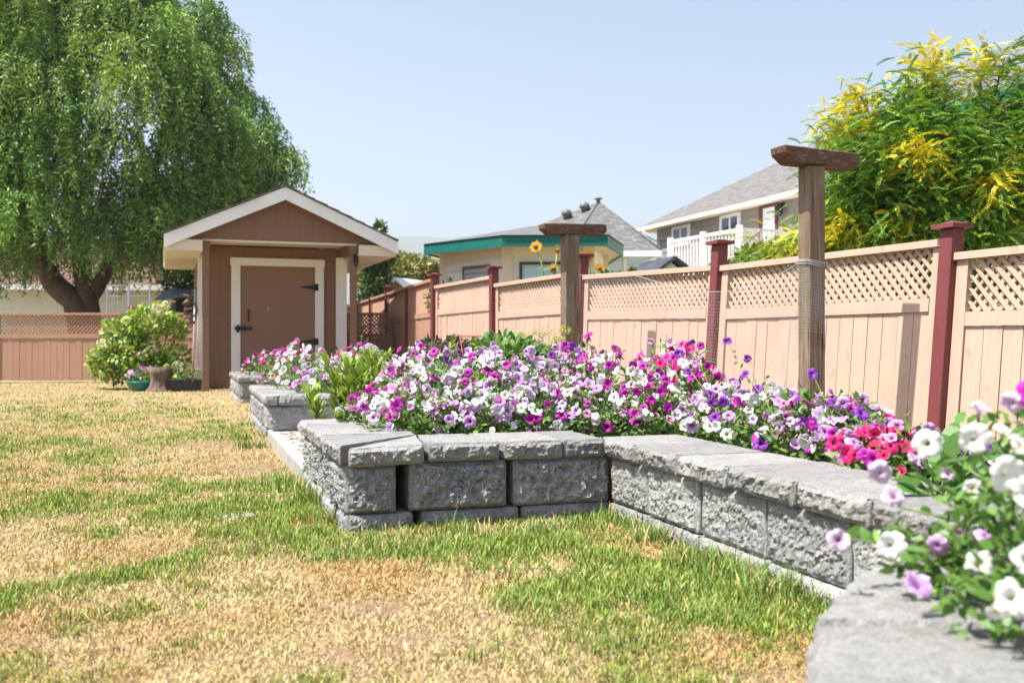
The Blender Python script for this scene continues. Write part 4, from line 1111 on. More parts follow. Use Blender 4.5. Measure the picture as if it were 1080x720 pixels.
    for x0, x1, yt, bars in ((113, 135, 301, True), (136, 158, 299, False)):
        a, b, c, d = W(x0, 400, Z), W(x0, yt, Z), W(x1, yt, Z), W(x1, 400, Z)
        m = MB(); a[2] = d[2] = -.05
        m.tube([a, b], .018, 6); m.tube([b, c], .018, 6); m.tube([c, d], .018, 6)
        m.tube([W(x0, 312, Z), W(x1, 312, Z)], .012, 6)
        if bars:
            for k in (.25, .5, .75): m.tube([W(x0+(x1-x0)*k, 312, Z), W(x0+(x1-x0)*k+1, 360, Z)], .009, 5)
        m.build('frame_tube', MATS['white'], r)
small_roofs()
# ------------------------------------------------------------------ leaves
def unit(v): return v/(np.linalg.norm(v, axis=-1, keepdims=True)+1e-9)
def randdir(rr, n):
    v = rr.normal(size=(n, 3)); return unit(v)
TPL = {
    'ovate': (np.array([(0, 0), (.33, -.46), (.33, .46), (.72, -.36), (.72, .36), (1, 0)], float), np.array([(0, 1, 2), (2, 1, 3), (2, 3, 4), (4, 3, 5)])),
    'lance': (np.array([(0, 0), (.35, -.5), (1, 0), (.35, .5)], float), np.array([(0, 1, 2), (0, 2, 3)])),
    'blade': (np.array([(0, -.25), (0, .25), (.45, -.5), (.45, .5), (.8, -.3), (.8, .3), (1, 0)], float), np.array([(0, 2, 1), (1, 2, 3), (3, 2, 4), (3, 4, 5), (5, 4, 6)])),
}
class Leaves:
    def __init__(s): s.V = []; s.F = []; s.C = []; s.n = 0
    def add(s, P, D, N, L, Wd, C, tpl='ovate', droop=.15, fold=.0):
        """leaf base points, growth directions, face normals"""
        P = np.asarray(P, float); n = len(P)
        if n == 0: return s
        D = unit(np.asarray(D, float)); S = unit(np.cross(D, N)); N = np.cross(S, D)
        L = np.broadcast_to(np.asarray(L, float), (n,)); Wd = np.broadcast_to(np.asarray(Wd, float), (n,))
        t, f = TPL[tpl]; k = len(t)
        V = P[:, None]+D[:, None]*(t[None, :, 0:1]*L[:, None, None])+S[:, None]*(t[None, :, 1:2]*Wd[:, None, None])
        V = V+N[:, None]*((-droop*t[None, :, 0:1]**2*L[:, None, None])+fold*np.abs(t[None, :, 1:2])*Wd[:, None, None])
        s.V.append(V.reshape(-1, 3)); s.F.append((f[None]+(s.n+np.arange(n)*k)[:, None, None]).reshape(-1, 3))
        C = np.broadcast_to(np.asarray(C, float), (n, 3)); s.C.append(np.repeat(C, k, 0)); s.n += n*k
        return s
    def build(s, name, parent=None, mat='leaf', loc=None):
        off = wloc(parent) if parent is not None else np.zeros(3)
        me = fast_mesh(name, np.concatenate(s.V)-off, np.concatenate(s.F), MATS[mat], np.concatenate(s.C))
        return link(name, me, parent)
def vary(rr, c, n, a=.25, hue=.12):
    c = np.array(c)[None]*rr.uniform(1-a, 1+a, (n, 1))
    return c*rr.uniform(1-hue, 1+hue, (n, 3))

# ------------------------------------------------------------------ willow
def willow():
    rr = np.random.default_rng(21)
    base = np.array([(92-540)/F*23.5, 23.5, 0])
    root = empty('willow_tree', base, 'big weeping willow with hanging green foliage filling the upper left, behind the brown fence', 'tree')
    m = MB()
    def limb(pts, r0, r1, n=9):
        pts = [np.array(p, float) for p in pts]; out = []
        for i in range(len(pts)-1):
            for t in np.linspace(0, 1, 5)[:-1]: out.append(pts[i]*(1-t)+pts[i+1]*t)
        out.append(pts[-1])
        out = [p+rr.normal(0, .02, 3) for p in out]
        m.tube(out, list(np.linspace(r0, r1, len(out))), n)
    Zt = 23.5
    w = lambda px, py, dz=0: W(px, py, Zt+dz)
    b0 = base+np.array([0, 0, -.1])
    limb([b0, w(82, 322), w(55, 298, -.1), w(35, 262, -.2), w(20, 215, -.3), w(0, 150, -.6), w(-30, 60, -1)], .34, .07)
    limb([b0+np.array([.25, .1, 0]), w(92, 315), w(82, 250, .2), w(73, 205, .3), w(78, 140, .4), w(85, 60, .3), w(95, -20, .2)], .26, .06)
    limb([w(92, 318), w(112, 285, .3), w(130, 240, .8), w(165, 170, 1.0), w(205, 100, 1.2), w(225, 40, 1.2)], .20, .05)
    limb([w(130, 240, .8), w(185, 195, .3), w(240, 165, .0), w(290, 150, -.2)], .10, .03)
    limb([w(35, 262, -.2), w(50, 200, -1), w(70, 130, -1.4), w(110, 60, -1.6)], .12, .03)
    limb([w(20, 215, -.3), w(-30, 180, -1.2), w(-80, 130, -1.6)], .12, .03)
    limb([w(73, 205, .3), w(30, 150, 1.0), w(10, 70, 1.4)], .12, .03)
    limb([w(165, 170, 1.0), w(180, 100, .2), w(170, 20, -.2)], .08, .03)
    m.build('trunk', MATS['bark'], root)
    # clumps at branch ends, each a fountain of hanging strands
    C0 = np.array([-10.0, 23.8, 6.0]); RAD = np.array([4.45, 3.6, 4.6])
    cl = []
    tries = 0
    while len(cl) < 300 and tries < 20000:
        tries += 1
        d = randdir(rr, 1)[0]
        if d[2] < -.55: continue
        rad = rr.uniform(.55, 1.0)**.6
        p = C0+d*RAD*rad*(1+.22*(fbm(d[0]*2+5, d[1]*2, d[2]*2, 4, 2)-.5)*2)
        if p[1] > 26.0: continue
        ppx = 540+p[0]/p[1]*F; ppy = HY-(p[2]-CH)/p[1]*F
        if ppx > np.interp(ppy, [-90, 0, 30, 60, 90, 110, 150, 170, 220], [120, 174, 208, 214, 218, 244, 272, 280, 274]): continue
        if any(np.linalg.norm(p-q) < .56 for q in cl): continue
        cl.append(p)
    # outline clumps read off the picture
    for px, py, dz in ((300, 165, 0), (292, 156, .3), (280, 133, 0), (266, 106, .2), (246, 92, .4), (240, 48, 0), (232, 28, .3), (218, 12, .0), (206, 2, .4), (288, 182, -.3), (276, 170, -.6), (254, 140, -.8),
                       (20, 235, -.8), (-5, 225, -.9), (55, 240, -1), (150, 245, .3), (120, 235, -.9), (185, 235, -.5), (215, 215, -.6), (250, 200, -.5), (170, 250, 1.2), (10, 262, .3), (100, 255, 1.0), (140, 262, 1.4), (30, 190, -1.6), (60, 180, -1.8), (95, 200, -1.5), (130, 190, -1.4), (160, 200, -1.2), (0, 200, -1.5), (200, 185, -.9), (110, 225, -1.2), (150, 225, -1), (180, 215, -.9), (20, 215, -1.2), (235, 225, .5), (80, 220, -1.4), (60, 255, .9), (25, 265, 1.2), (190, 250, .8), (210, 240, .9), (-10, 215, -2.4), (98, 224, -2.5), (130, 218, -2.4), (165, 222, -2.2), (110, 248, -2.0), (150, 250, -1.8)):
        cl.append(W(px, py, Zt+dz))
    lv = Leaves(); tw = MB()
    for ci, c in enumerate(cl):
        out = c-C0; out[2] *= .4; out = out/(np.linalg.norm(out)+1e-6)
        ns = int(rr.integers(26, 38)); cr = rr.uniform(.38, .68)
        tone = rr.uniform(.7, 1.5); yel = rr.uniform(.9, 1.35)
        for k in range(ns):
            d = randdir(rr, 1)[0]; d[2] = abs(d[2])*.7
            s0 = c+d*cr*np.array([1, 1, .8])*rr.uniform(.3, 1)
            L = rr.uniform(.35, 1.35)*(1.1 if c[2] > 5 else .85)
            L = min(L, max(.3, s0[2]-1.75))
            n = int(L*29)+6
            t = np.linspace(0, 1, n)
            side = out*.5+np.array([d[0], d[1], 0])*.8; side = side/(np.linalg.norm(side)+1e-6)*rr.uniform(.12, .4)
            wob = rr.normal(0, .05, 2)
            P = s0[None]+side[None]*(1-np.exp(-3*t))[:, None]+np.stack([wob[0]*np.sin(t*5), wob[1]*np.sin(t*4+1), -L*t**1.15], 1)
            P += rr.normal(0, .022, P.shape)
            D = np.stack([rr.normal(0, .8, n), rr.normal(0, .8, n), -rr.uniform(.0, 1.2, n)], 1)
            N = randdir(rr, n); N[:, 2] = np.abs(N[:, 2])
            col = vary(rr, (.145*yel*tone, .285*tone, .055*tone), n, .28, .08)
            lv.add(P, D, N, rr.uniform(.085, .15, n), rr.uniform(.028, .046, n), col, 'lance', .2)
            if k % 4 == 0: tw.tube([P[i] for i in range(0, n, max(1, n//5))], .006, 3, False)
        tw.tube([c-out*.9+np.array([0, 0, -.3]), c, c+np.array([0, 0, .15])], [.03, .018, .008], 4, False)
    tw.build('twigs', MATS['bark'], root)
    lv.build('crown', root)
willow()

# ------------------------------------------------------------------ honey locust with yellow tips
def locust():
    rr = np.random.default_rng(33)
    Z0 = 10.0
    base = np.array([4.6, 10.4, 0])
    root = empty('locust_tree', base, 'feathery green tree with bright yellow new growth behind the peach fence at the right', 'tree')
    m = MB(); tips = []
    def limb(pts, r0, r1):
        m.tube(pts, list(np.linspace(r0, r1, len(pts))), 7)
    limb([base, base+np.array([-.05, 0, .8]), base+np.array([-.1, -.1, 1.5])], .11, .08)
    top = base+np.array([-.1, -.1, 1.5])
    shoots = [  # px, py, depth, yellow
        (985, 60, 9.8, 1.0), (965, 72, 10, .6), (905, 96, 9.9, .75), (888, 128, 9.8, .95), (873, 122, 9.9, .6), (930, 120, 9.9, .15), (965, 152, 9.3, 1.0), (945, 150, 9.4, .3), (1048, 193, 9.3, .7), (878, 240, 9.6, .95), (900, 155, 9.5, .2),
        (862, 250, 9.9, .6), (808, 262, 10.4, .5), (833, 258, 10.2, .85), (1040, 52, 9.9, .75), (1060, 60, 9.8, .35), (1078, 75, 9.8, .3), (890, 165, 9.6, .25), (915, 172, 9.6, .3), (950, 235, 9.5, .6), (930, 250, 9.4, .4), 
        (1070, 165, 9.4, .5), (1075, 235, 9.5, .6), (1030, 240, 9.5, .3), (990, 125, 9.6, .15), (1010, 150, 9.5, .1), (975, 185, 9.5, .1), (1000, 200, 9.4, .1), (1030, 150, 9.6, .1), (1070, 200, 9.5, .1),
        (925, 205, 9.6, .15), (900, 210, 9.7, .1), (950, 200, 9.6, .1), (1000, 240, 9.5, .15), (975, 250, 9.4, .3), (905, 245, 9.5, .4), (1050, 250, 9.4, .2), (880, 205, 9.8, .2), (870, 180, 9.9, .1), (1090, 130, 9.6, .3), (1110, 90, 9.8, .4), (1115, 160, 9.6, .2), (1110, 220, 9.5, .3),
        (960, 105, 10.0, .25), (940, 180, 10.1, .05), (1040, 180, 10.2, .05), (985, 165, 10.3, .05), (1020, 215, 10.2, .05), (930, 228, 10.2, .05), (890, 228, 10.4, .05), (1065, 225, 10.3, .05), (960, 225, 10.4, .05), (790, 268, 10.6, .3), (850, 262, 10.0, .2),
        (1000, 180, 10.8, 0), (950, 150, 10.8, 0), (1040, 140, 10.9, 0), (1010, 240, 10.8, 0), (1080, 180, 10.8, 0), (915, 150, 10.6, .05), (900, 190, 10.9, 0), (870, 225, 10.8, 0), (1130, 60, 10, .6), (1150, 140, 10, .3), (1145, 220, 10, .2)]+[(x, y, z, e) for x, y, z, e in [(870, 285, 9.9, .3), (895, 300, 9.7, .1), (925, 285, 9.6, .3), (950, 305, 9.7, .1), (975, 285, 9.6, .2), (1000, 300, 9.8, .1), (1025, 280, 9.6, .3), (1050, 305, 9.8, .1), (1075, 285, 9.6, .2), (1100, 300, 9.8, .1), (860, 310, 10.2, 0), (910, 320, 10.3, 0), (960, 325, 10.3, 0), (1010, 325, 10.3, 0), (1060, 325, 10.3, 0), (1000, 265, 10.4, .1), (1050, 275, 10.5, 0), (950, 265, 10.4, .1)]]
    for k in range(46):
        py = rr.uniform(85, 262); lo = np.interp(py, [85, 100, 120, 150, 200, 260], [965, 935, 900, 885, 872, 862]); px = rr.uniform(lo, 1130)
        if (1000 < px < 1080 and py < 135) or (px < 962 and py < 112): continue
        shoots.append((px, py, rr.uniform(9.4, 10.9), rr.choice([0, .05, .15, .25])))
    lv = Leaves()
    YEL = np.array([.70, .60, .028]); GRN = np.array([.095, .235, .028]); LG = np.array([.18, .34, .038])
    for (px, py, Zs, ye) in shoots:
        tip = W(px, py, Zs)
        st = top+(tip-top)*rr.uniform(.25, .4); st[2] = min(st[2], tip[2]-.1)
        mid = (st+tip)/2+np.array([0, 0, .12])+rr.normal(0, .06, 3)
        limb([top, st, mid, tip], .035, .006)
        ax = unit((tip-mid)+np.array([0, 0, -.1]))
        ns = 165 if ye < .3 else (190 if ye > .9 else 125)
        for k in range(ns):
            u = rr.uniform(0, 1)
            p0 = mid*(1-u)+tip*u + rr.normal(0, .09 if ye > .3 else .17, 3)
            d = randdir(rr, 1)[0]; d = unit(d*np.array([1, 1, .6])+ax*.7*u+np.array([-.15, -.1, .1]))
            L = rr.uniform(.16, .29); nl = 15
            t = np.linspace(.12, 1, nl)
            cen = p0[None]+d[None]*L*t[:, None]+np.array([0, 0, -1])[None]*(L*.38*t**2)[:, None]
            tang = unit(d[None]+np.array([0, 0, -1])[None]*(.76*t)[:, None])
            sd = np.cross(d, np.array([0, 0, 1.])+rr.normal(0, .45, 3)); sd = sd/np.linalg.norm(sd)
            nrm = np.cross(sd, d)
            # bright young leaves sit towards the shoot's tip
            yy = np.clip(ye*1.15*(u*.75+.35)-.1+rr.normal(0, .12), 0, 1) if ye > .08 else 0
            yy = min(1.0, yy*1.25) if ye > .55 else yy*.8
            c = GRN*(1-yy)+YEL*yy if yy > .25 else (GRN if rr.random() < .4 else LG)
            c = c*rr.uniform(.75, 1.2)
            lw = .5-.35*np.abs(t-.5)
            P = np.concatenate([cen, cen]); D = np.concatenate([sd[None]+tang*.45, -sd[None]+tang*.45])
            lv.add(P, D, np.repeat(nrm[None], 2*nl, 0)+rr.normal(0, .25, (2*nl, 3)), np.concatenate([lw, lw])*rr.uniform(.044, .064), .0145, c, 'lance', .2)
    m.build('trunk', MATS['bark'], root)
    lv.build('crown', root)
locust()

# ------------------------------------------------------------------ bushes
def bush(name, label, cat, blobs, n, leafL, cols, group=None, seed=1, base=None, tpl='ovate', stem=True, upb=.25, wr=.5):
    """blobs: (centre xyz, radius xyz)"""
    rr = np.random.default_rng(seed)
    base = np.array(base if base is not None else [blobs[0][0][0], blobs[0][0][1], 0], float)
    root = empty(name, base, label, cat, group)
    lv = Leaves(); vol = np.array([np.prod(b[1])**.667 for b in blobs]); vol = vol/vol.sum()
    for (c, r), f in zip(blobs, vol):
        k = int(n*f); d = randdir(rr, k)
        rad = rr.random(k)**.30
        rad = rad*(.78+.5*fbm(d[:, 0]*2.5+c[0], d[:, 1]*2.5, d[:, 2]*2.5, seed, 3))
        P = np.array(c)[None]+d*np.array(r)[None]*rad[:, None]
        D = unit(d+randdir(rr, k)*.8+np.array([0, 0, upb])); N = unit(randdir(rr, k)*.7+np.array([-.2, -.3, .8])+d*.4)
        col = np.array(cols)[rr.integers(0, len(cols), k)]*rr.uniform(.72, 1.25, (k, 1))
        ok = P[:, 2] > .03
        ll = rr.uniform(.7, 1.2, k)*leafL
        lv.add(P[ok], D[ok], N[ok], ll[ok], ll[ok]*wr, col[ok], tpl, .2)
    lv.build('foliage', root)
    if stem:
        m = MB()
        for (c, r) in blobs:
            for q in range(3):
                e = np.array(c)+randdir(rr, 1)[0]*np.array(r)*.6
                mid = base*.4+e*.6+rr.normal(0, .05, 3); mid[2] = e[2]*.5
                m.tube([base+rr.normal(0, .03, 3)*np.array([1, 1, 0]), mid, e], [.018, .013, .005], 5)
        m.build('stems', MATS['twig'], root)
    return root
def wb(px, py, Z, rx, ry, rz=None):
    s = Z/F
    return (W(px, py, Z), np.array([rx*s, (rz if rz else rx)*s, ry*s]))
YG = [(.30, .40, .05), (.38, .46, .07), (.23, .35, .05), (.15, .27, .045)]
Zb = 16.6
hy = bush('hydrangea_bush', 'bright yellow-green bush with pale flower heads left of the shed', 'bush',
     [wb(160, 338, Zb, 24, 15), wb(185, 345, Zb, 14, 12), wb(125, 352, Zb, 18, 14), wb(140, 372, Zb, 30, 16), wb(118, 385, Zb, 22, 16), wb(150, 392, Zb, 26, 12), wb(185, 375, Zb, 15, 12), wb(172, 388, Zb, 20, 13), wb(108, 378, Zb, 12, 12), wb(143, 352, Zb+.2, 22, 14)],
     3600, .10, YG, seed=5, base=(W(145, 0, Zb)[0], Zb, 0), wr=.62)
def flower_heads():
    rr = np.random.default_rng(8)
    for px, py in ((113, 365), (100, 372), (108, 362), (165, 325), (175, 322), (168, 329), (130, 362), (150, 375), (160, 368), (187, 385)):
        c = W(px, py, Zb-.25); lv = Leaves(); n = 60
        d = randdir(rr, n); P = c+d*.085*np.array([1, 1, .8])
        lv.add(P, np.cross(d, randdir(rr, n)), d, .04, .04, vary(rr, (.62, .64, .40), n, .1, .05), 'ovate', .0)
        lv.build('flower_head', hy)
flower_heads()

def shrubs_behind():
    D1 = [(.06, .12, .025), (.09, .16, .03), (.05, .10, .02)]
    A1 = [(.20, .22, .05), (.26, .22, .06), (.15, .19, .04), (.30, .24, .09)]
    Z = 29.0
    bush('shrub', 'yellow-green rounded shrub behind the shaded fence, just right of the shed', 'shrub', [wb(402, 288, Z, 22, 22), wb(388, 300, Z, 16, 20), wb(418, 290, Z, 20, 16)], 3000, .16, A1[:3], 'shrubs beyond the shaded fence', 3)
    bush('shrub', 'rusty green shrub to the left of the low green-edged house', 'shrub', [wb(440, 285, Z+1, 26, 14), wb(425, 282, Z+1, 18, 14), wb(455, 290, Z+1, 16, 14)], 2400, .16, A1, 'shrubs beyond the shaded fence', 4)
    Z = 27.0
    bush('young_tree', 'slim dark green tree poking above the right eave of the shed', 'tree', [wb(400, 248, Z, 6, 14), wb(392, 270, Z, 12, 18), wb(408, 266, Z, 9, 14), wb(396, 300, Z, 14, 26)], 2200, .15, D1, None, 6)
    # clipped growth under the balcony
    bush('hedge', 'low mixed hedge showing over the peach fence below the white balcony', 'hedge', [wb(800, 270, 11.5, 24, 8), wb(830, 266, 11.3, 22, 10), wb(850, 262, 11.2, 22, 12)], 1500, .09, [(.10, .18, .03), (.16, .25, .05), (.30, .30, .05)], None, 12)
    bush('shrub', 'dark green shrub behind the shelter beside the shed', 'shrub', [wb(215, 310, 25.5, 26, 30), wb(195, 300, 26, 22, 18)], 1800, .15, D1, None, 15)
    bush('hedge', 'loose green growth seen through the lattice between the two timber posts', 'hedge', [wb(x, 312+4*math.sin(x), 12.8-.0035*(x-500), 26, 20) for x in range(640, 760, 24)], 2600, .09, D1+A1[:1], None, 41)
    bush('hedge', 'loose green growth seen through the lattice left of the far timber post', 'hedge', [wb(x, 318+4*math.sin(x), 15.5, 26, 16) for x in range(475, 610, 24)], 2200, .10, D1+A1[:1], None, 42)
    bush('hedge', 'loose green growth seen through the lattice around the nearer timber post', 'hedge', [wb(x, 306+4*math.sin(x), 10.6, 28, 22) for x in range(765, 870, 24)], 2400, .08, D1+A1[:1], None, 43)
shrubs_behind()

def sunflowers():
    rr = np.random.default_rng(5)
    spec = [(565, 260, 582, .11, 'tall sunflower with drooping head at the left of the far timber post'), (588, 264, 583, .10, 'sunflower head just left of the far timber post, upper'), (584, 283, 583, .09, 'low sunflower between two leaves left of the far timber post'),
            (621, 270, 623, .12, 'sunflower leaning out right of the far timber post'), (632, 283, 634, .10, 'lowest sunflower right of the far timber post by the fence top')]
    for px, py, bx, rad, lab in spec:
        Z = 13.6
        c = W(px, py, Z); b = W(bx, 362, Z); b[2] = 0
        root = empty('sunflower', b, lab, 'sunflower', 'sunflowers behind the fence'); rad *= .72
        m = MB(); m.tube([b, (b[0]*.8+c[0]*.2, b[1], c[2]*.6), (b[0]*.35+c[0]*.65, b[1], c[2]*.9), c+np.array([0, .03, -.01])], .014, 6); m.build('stem', MATS['stem'], root)
        nrm = unit(np.array([rr.normal(0, .35), -1, rr.uniform(-.5, .3)]))
        a = unit(np.cross(nrm, [0, 0, 1.])); u = np.cross(a, nrm)
        lv = Leaves(); n = 26; th = np.linspace(0, 2*math.pi, n, endpoint=False)
        D = np.cos(th)[:, None]*a+np.sin(th)[:, None]*u
        lv.add(c+D*rad*.35, D+nrm*.15, np.repeat(nrm[None], n, 0), rad*rr.uniform(.6, .95, n), rad*.32, vary(rr, (.80, .40, .02), n, .15, .05), 'lance', .1)
        lv.build('petals', root)
        m = MB(); k = 16
        ring = [c+nrm*.012+(math.cos(t)*a+math.sin(t)*u)*rad*.42 for t in np.linspace(0, 2*math.pi, k, endpoint=False)]
        m.add(ring+[c+nrm*.035]+[p-nrm*.02 for p in ring], [(i, (i+1) % k, k) for i in range(k)]+[(i, k+1+i, k+1+(i+1) % k, (i+1) % k) for i in range(k)])
        m.build('seed_head', MATS['timber'], root)
        lv = Leaves(); n = 7; z = rr.uniform(.45, .92, n)*c[2]; th = rr.uniform(0, 6.3, n)
        D = np.stack([np.cos(th), np.sin(th)*.6, rr.uniform(-.5, .1, n)], 1)
        lv.add(np.stack([np.full(n, b[0]*.5+c[0]*.5), np.full(n, b[1]), z], 1), D, np.tile([0, -.4, 1.], (n, 1)), .19, .13, vary(rr, (.15, .26, .06), n), 'ovate', .3)
        lv.build('foliage', root)
sunflowers()
# ------------------------------------------------------------------ petunia blossoms
def blossom_mesh(kind, seed, var=0):
    rr = np.random.default_rng(seed)
    n = 30; Rr = .029
    ph = rr.uniform(0, 6.28); th = np.linspace(0, 2*math.pi, n, endpoint=False)
    rings = [(.10, -1.25), (.12, -.95), (.15, -.5), (.19, -.22), (.28, -.06), (.5, .03), (.72, .05), (.9, .02), (1.0, -.05)]
    lob = 1-.17*(1-np.abs(np.cos(2.5*(th)))**.55)
    V = []; C = []
    base, throat, vein, edge = {
        'white': ((.80, .80, .78), (.62, .60, .22), (.76, .77, .74), (.82, .82, .81)),
        'lavender': ((.76, .61, .77), (.26, .07, .26), (.46, .20, .52), (.80, .70, .82)),
        'lilac': ((.66, .40, .70), (.18, .03, .22), (.32, .08, .42), (.72, .52, .76)),
        'purple': ((.27, .045, .43), (.05, .006, .09), (.12, .015, .22), (.33, .07, .50)),
        'magenta': ((.52, .025, .40), (.14, .004, .10), (.28, .01, .24), (.58, .05, .46)),
        'hotpink': ((.70, .020, .17), (.24, .004, .05), (.46, .008, .11), (.72, .04, .22)),
        'pink': ((.74, .34, .60), (.25, .06, .14), (.52, .14, .36), (.78, .48, .68)),
    }[kind]
    base, throat, vein, edge = map(np.array, (base, throat, vein, edge))
    fold = rr.normal(0, .15, 5); tilt = rr.normal(0, .12, 2)
    close = (0.0, .30, -.28, .75, .12)[var]      # open, cupped, reflexed, half closed, open
    eye = (1.0, .6, .35, .8, .2)[var]
    throat = throat*eye+base*(1-eye); ph2 = rr.uniform(0, 6.28, 3)
    for r, z in rings:
        L = 1-(1-lob)*np.clip((r-.3)/.7, 0, 1)**1.2
        ruf = .10*r**3*np.sin(10*th+ph)+.09*r**3*np.sin(7*th+ph*2)+.10*r**2*np.sin(3*th+ph2[0])+close*r**2*(1+.35*np.sin(2*th+ph2[1]))
        lobe_f = np.interp((th/(2*math.pi)*5+.5) % 5, np.arange(6), np.append(fold, fold[0]))*np.clip(r-.3, 0, 1)*2
        zz = z+ruf+lobe_f-.10*np.clip(r-.3, 0, 1)*(1-np.abs(np.cos(2.5*th)))
        sq = 1-.34*max(close, 0)*r; x, y = r*L*sq*np.cos(th)*(1+.08*np.sin(ph2[2])), r*L*sq*np.sin(th)
        V.append(np.stack([x, y, zz+(tilt[0]*x+tilt[1]*y)], 1)*Rr)
        vn = np.clip(np.cos(5*th)**16*1.0+.4*np.cos(15*th)**8, 0, 1)[:, None]*np.clip(1.15-r, 0, 1)
        c = base*(1-vn)+vein*vn
        if r < .3:
            w = np.clip((.31-r)/.12, 0, 1); c = c*(1-w)+throat*w
        if z < -.6: c = c*0+np.array([.12, .2, .05])
        if r > .85: c = c*.5+edge*.5
        C.append(np.broadcast_to(c, (n, 3)))
    m = len(rings); V = np.concatenate(V); C = np.concatenate(C)
    i = np.arange(n); F_ = []
    for k in range(m-1):
        F_.append(np.stack([k*n+i, k*n+(i+1) % n, (k+1)*n+(i+1) % n, (k+1)*n+i], 1))
    return fast_mesh('blossom', V, np.concatenate(F_), MATS['petal'], C, True)
KINDS = ['white', 'lavender', 'lilac', 'purple', 'magenta', 'hotpink', 'pink']
BL = {k: [blossom_mesh(k, 100+11*i+s, s) for s in range(5)] for i, k in enumerate(KINDS)}
def put_blossom(parent, p, d, kind, scale, rr, var=(.3, .2, .15, .12, .23)):
    me = BL[kind][int(rr.choice(5, p=list(var)))]
    o = bpy.data.objects.new('blossom', me); COL.objects.link(o); o.parent = parent
    L = wloc(parent); o.location = tuple(np.array(p)-L)
    q = Vector(d).to_track_quat('Z', 'Y'); e = q.to_matrix() @ Matrix.Rotation(rr.uniform(0, 6.28), 3, 'Z')
    o.rotation_euler = e.to_euler(); o.scale = (scale*rr.uniform(.86, 1.0), scale*rr.uniform(.86, 1.0), scale)
    return o
PG = [(.08, .17, .03), (.105, .21, .04), (.14, .25, .045), (.065, .14, .025)]
def petunia(label, c, rx, ry, h, z0, kinds, nb, seed, nl=520, low=.28, tall=(), face=None, group='petunias in the stone flower bed', toward=(-.25, -.85, .35)):
    """mound of leaves with blossoms over it; c: ground point (x, y)"""
    rr = np.random.default_rng(seed)
    root = empty('petunia', (c[0], c[1], z0), label, 'petunia', group)
    c3 = np.array([c[0], c[1], z0])
    lv = Leaves()
    d = randdir(rr, nl); d[:, 2] = np.abs(d[:, 2])
    rad = rr.random(nl)**.35*(.8+.45*fbm(d[:, 0]*3+c[0]*5, d[:, 1]*3+c[1]*5, d[:, 2]*3, seed, 2))
    P = c3+d*np.array([rx, ry, h])*rad[:, None]
    D = unit(d*.6+randdir(rr, nl)*.9+np.array([0, 0, .15])); N = unit(randdir(rr, nl)*.6+np.array([0, -.2, .9]))
    ll = rr.uniform(.028, .055, nl)
    lv.add(P, D, N, ll, ll*.55, np.array(PG)[rr.integers(0, 4, nl)]*rr.uniform(.75, 1.3, (nl, 1)), 'ovate', .25)
    sm = MB(); fl = []
    tw = unit(np.array(toward))
    tries = 0
    pts = []
    while len(pts) < nb and tries < nb*60:
        tries += 1
        d = randdir(rr, 1)[0]; d[2] = abs(d[2])
        hh = d[2]
        if hh < low*rr.uniform(.5, 1.5): continue
        if d@tw < rr.uniform(-.9, .35): continue
        k = .98+.16*(rr.random()-.3)
        p = c3+d*np.array([rx, ry, h])*k*(.92+.25*fbm(d[0]*3+c[0]*5, d[1]*3+c[1]*5, d[2]*3, seed, 2))
        if any(np.linalg.norm(p-q) < .024 for q in pts): continue
        pts.append(p)
        fd_ = unit(d*np.array([1, 1, .6])*.55+tw*.7+randdir(rr, 1)[0]*.75)
        kd = kinds[int(rr.integers(0, len(kinds)))]
        fl.append((p, fd_, kd, rr.uniform(.74, 1.28)))
    # buds and leafy stem tips standing proud of the mound
    for k in range(26):
        d = randdir(rr, 1)[0]; d[2] = abs(d[2])*.8+.25; d = unit(d)
        p0 = c3+d*np.array([rx, ry, h])*.7; p1 = c3+d*np.array([rx, ry, h])*rr.uniform(1.0, 1.22)+np.array([0, 0, .02])
        sm.tube([p0, (p0+p1)/2+np.array([0, 0, .01]), p1], [.0022, .002, .0015], 4, False)
        q = 7; t = rr.random(q); PP = p0+(p1-p0)*t[:, None]
        lv.add(PP, unit(randdir(rr, q)+d*.7), randdir(rr, q)+np.array([0, 0, 1]), rr.uniform(.018, .034, q), .013, np.array(PG)[rr.integers(1, 3, q)]*1.2, 'ovate', .2)
    for (tp, tkind) in tall:       # tall flowering stems: top point
        tp = np.array(tp); b = c3+np.array([(tp[0]-c3[0])*.4, (tp[1]-c3[1])*.5, h*.5])
        mid = (b+tp)/2+rr.normal(0, .02, 3)
        sm.tube([b, mid, tp], [.003, .0024, .0016], 4, False)
        q = 12; t = rr.random(q)*.9; PP = b+(tp-b)*t[:, None]
        lv.add(PP, unit(randdir(rr, q)+np.array([0, 0, .3])), randdir(rr, q)+np.array([0, 0, 1]), rr.uniform(.015, .03, q), .011, np.array(PG)[rr.integers(1, 3, q)], 'ovate', .2)
        fl.append((tp, unit(tw+randdir(rr, 1)[0]*.5+np.array([0, 0, .3])), tkind, .95))
        if rr.random() < .7: fl.append((b*.25+tp*.75+rr.normal(0, .015, 3), unit(tw+randdir(rr, 1)[0]*.6), tkind, .8))
    lv.build('foliage', root)
    if sm.v: sm.build('stems', MATS['stem'], root)
    for a in fl: put_blossom(root, a[0], a[1], a[2], a[3], rr)
    return root
W_, LV, LI, PU, MG, HP, PK = 'white', 'lavender', 'lilac', 'purple', 'magenta', 'hotpink', 'pink'
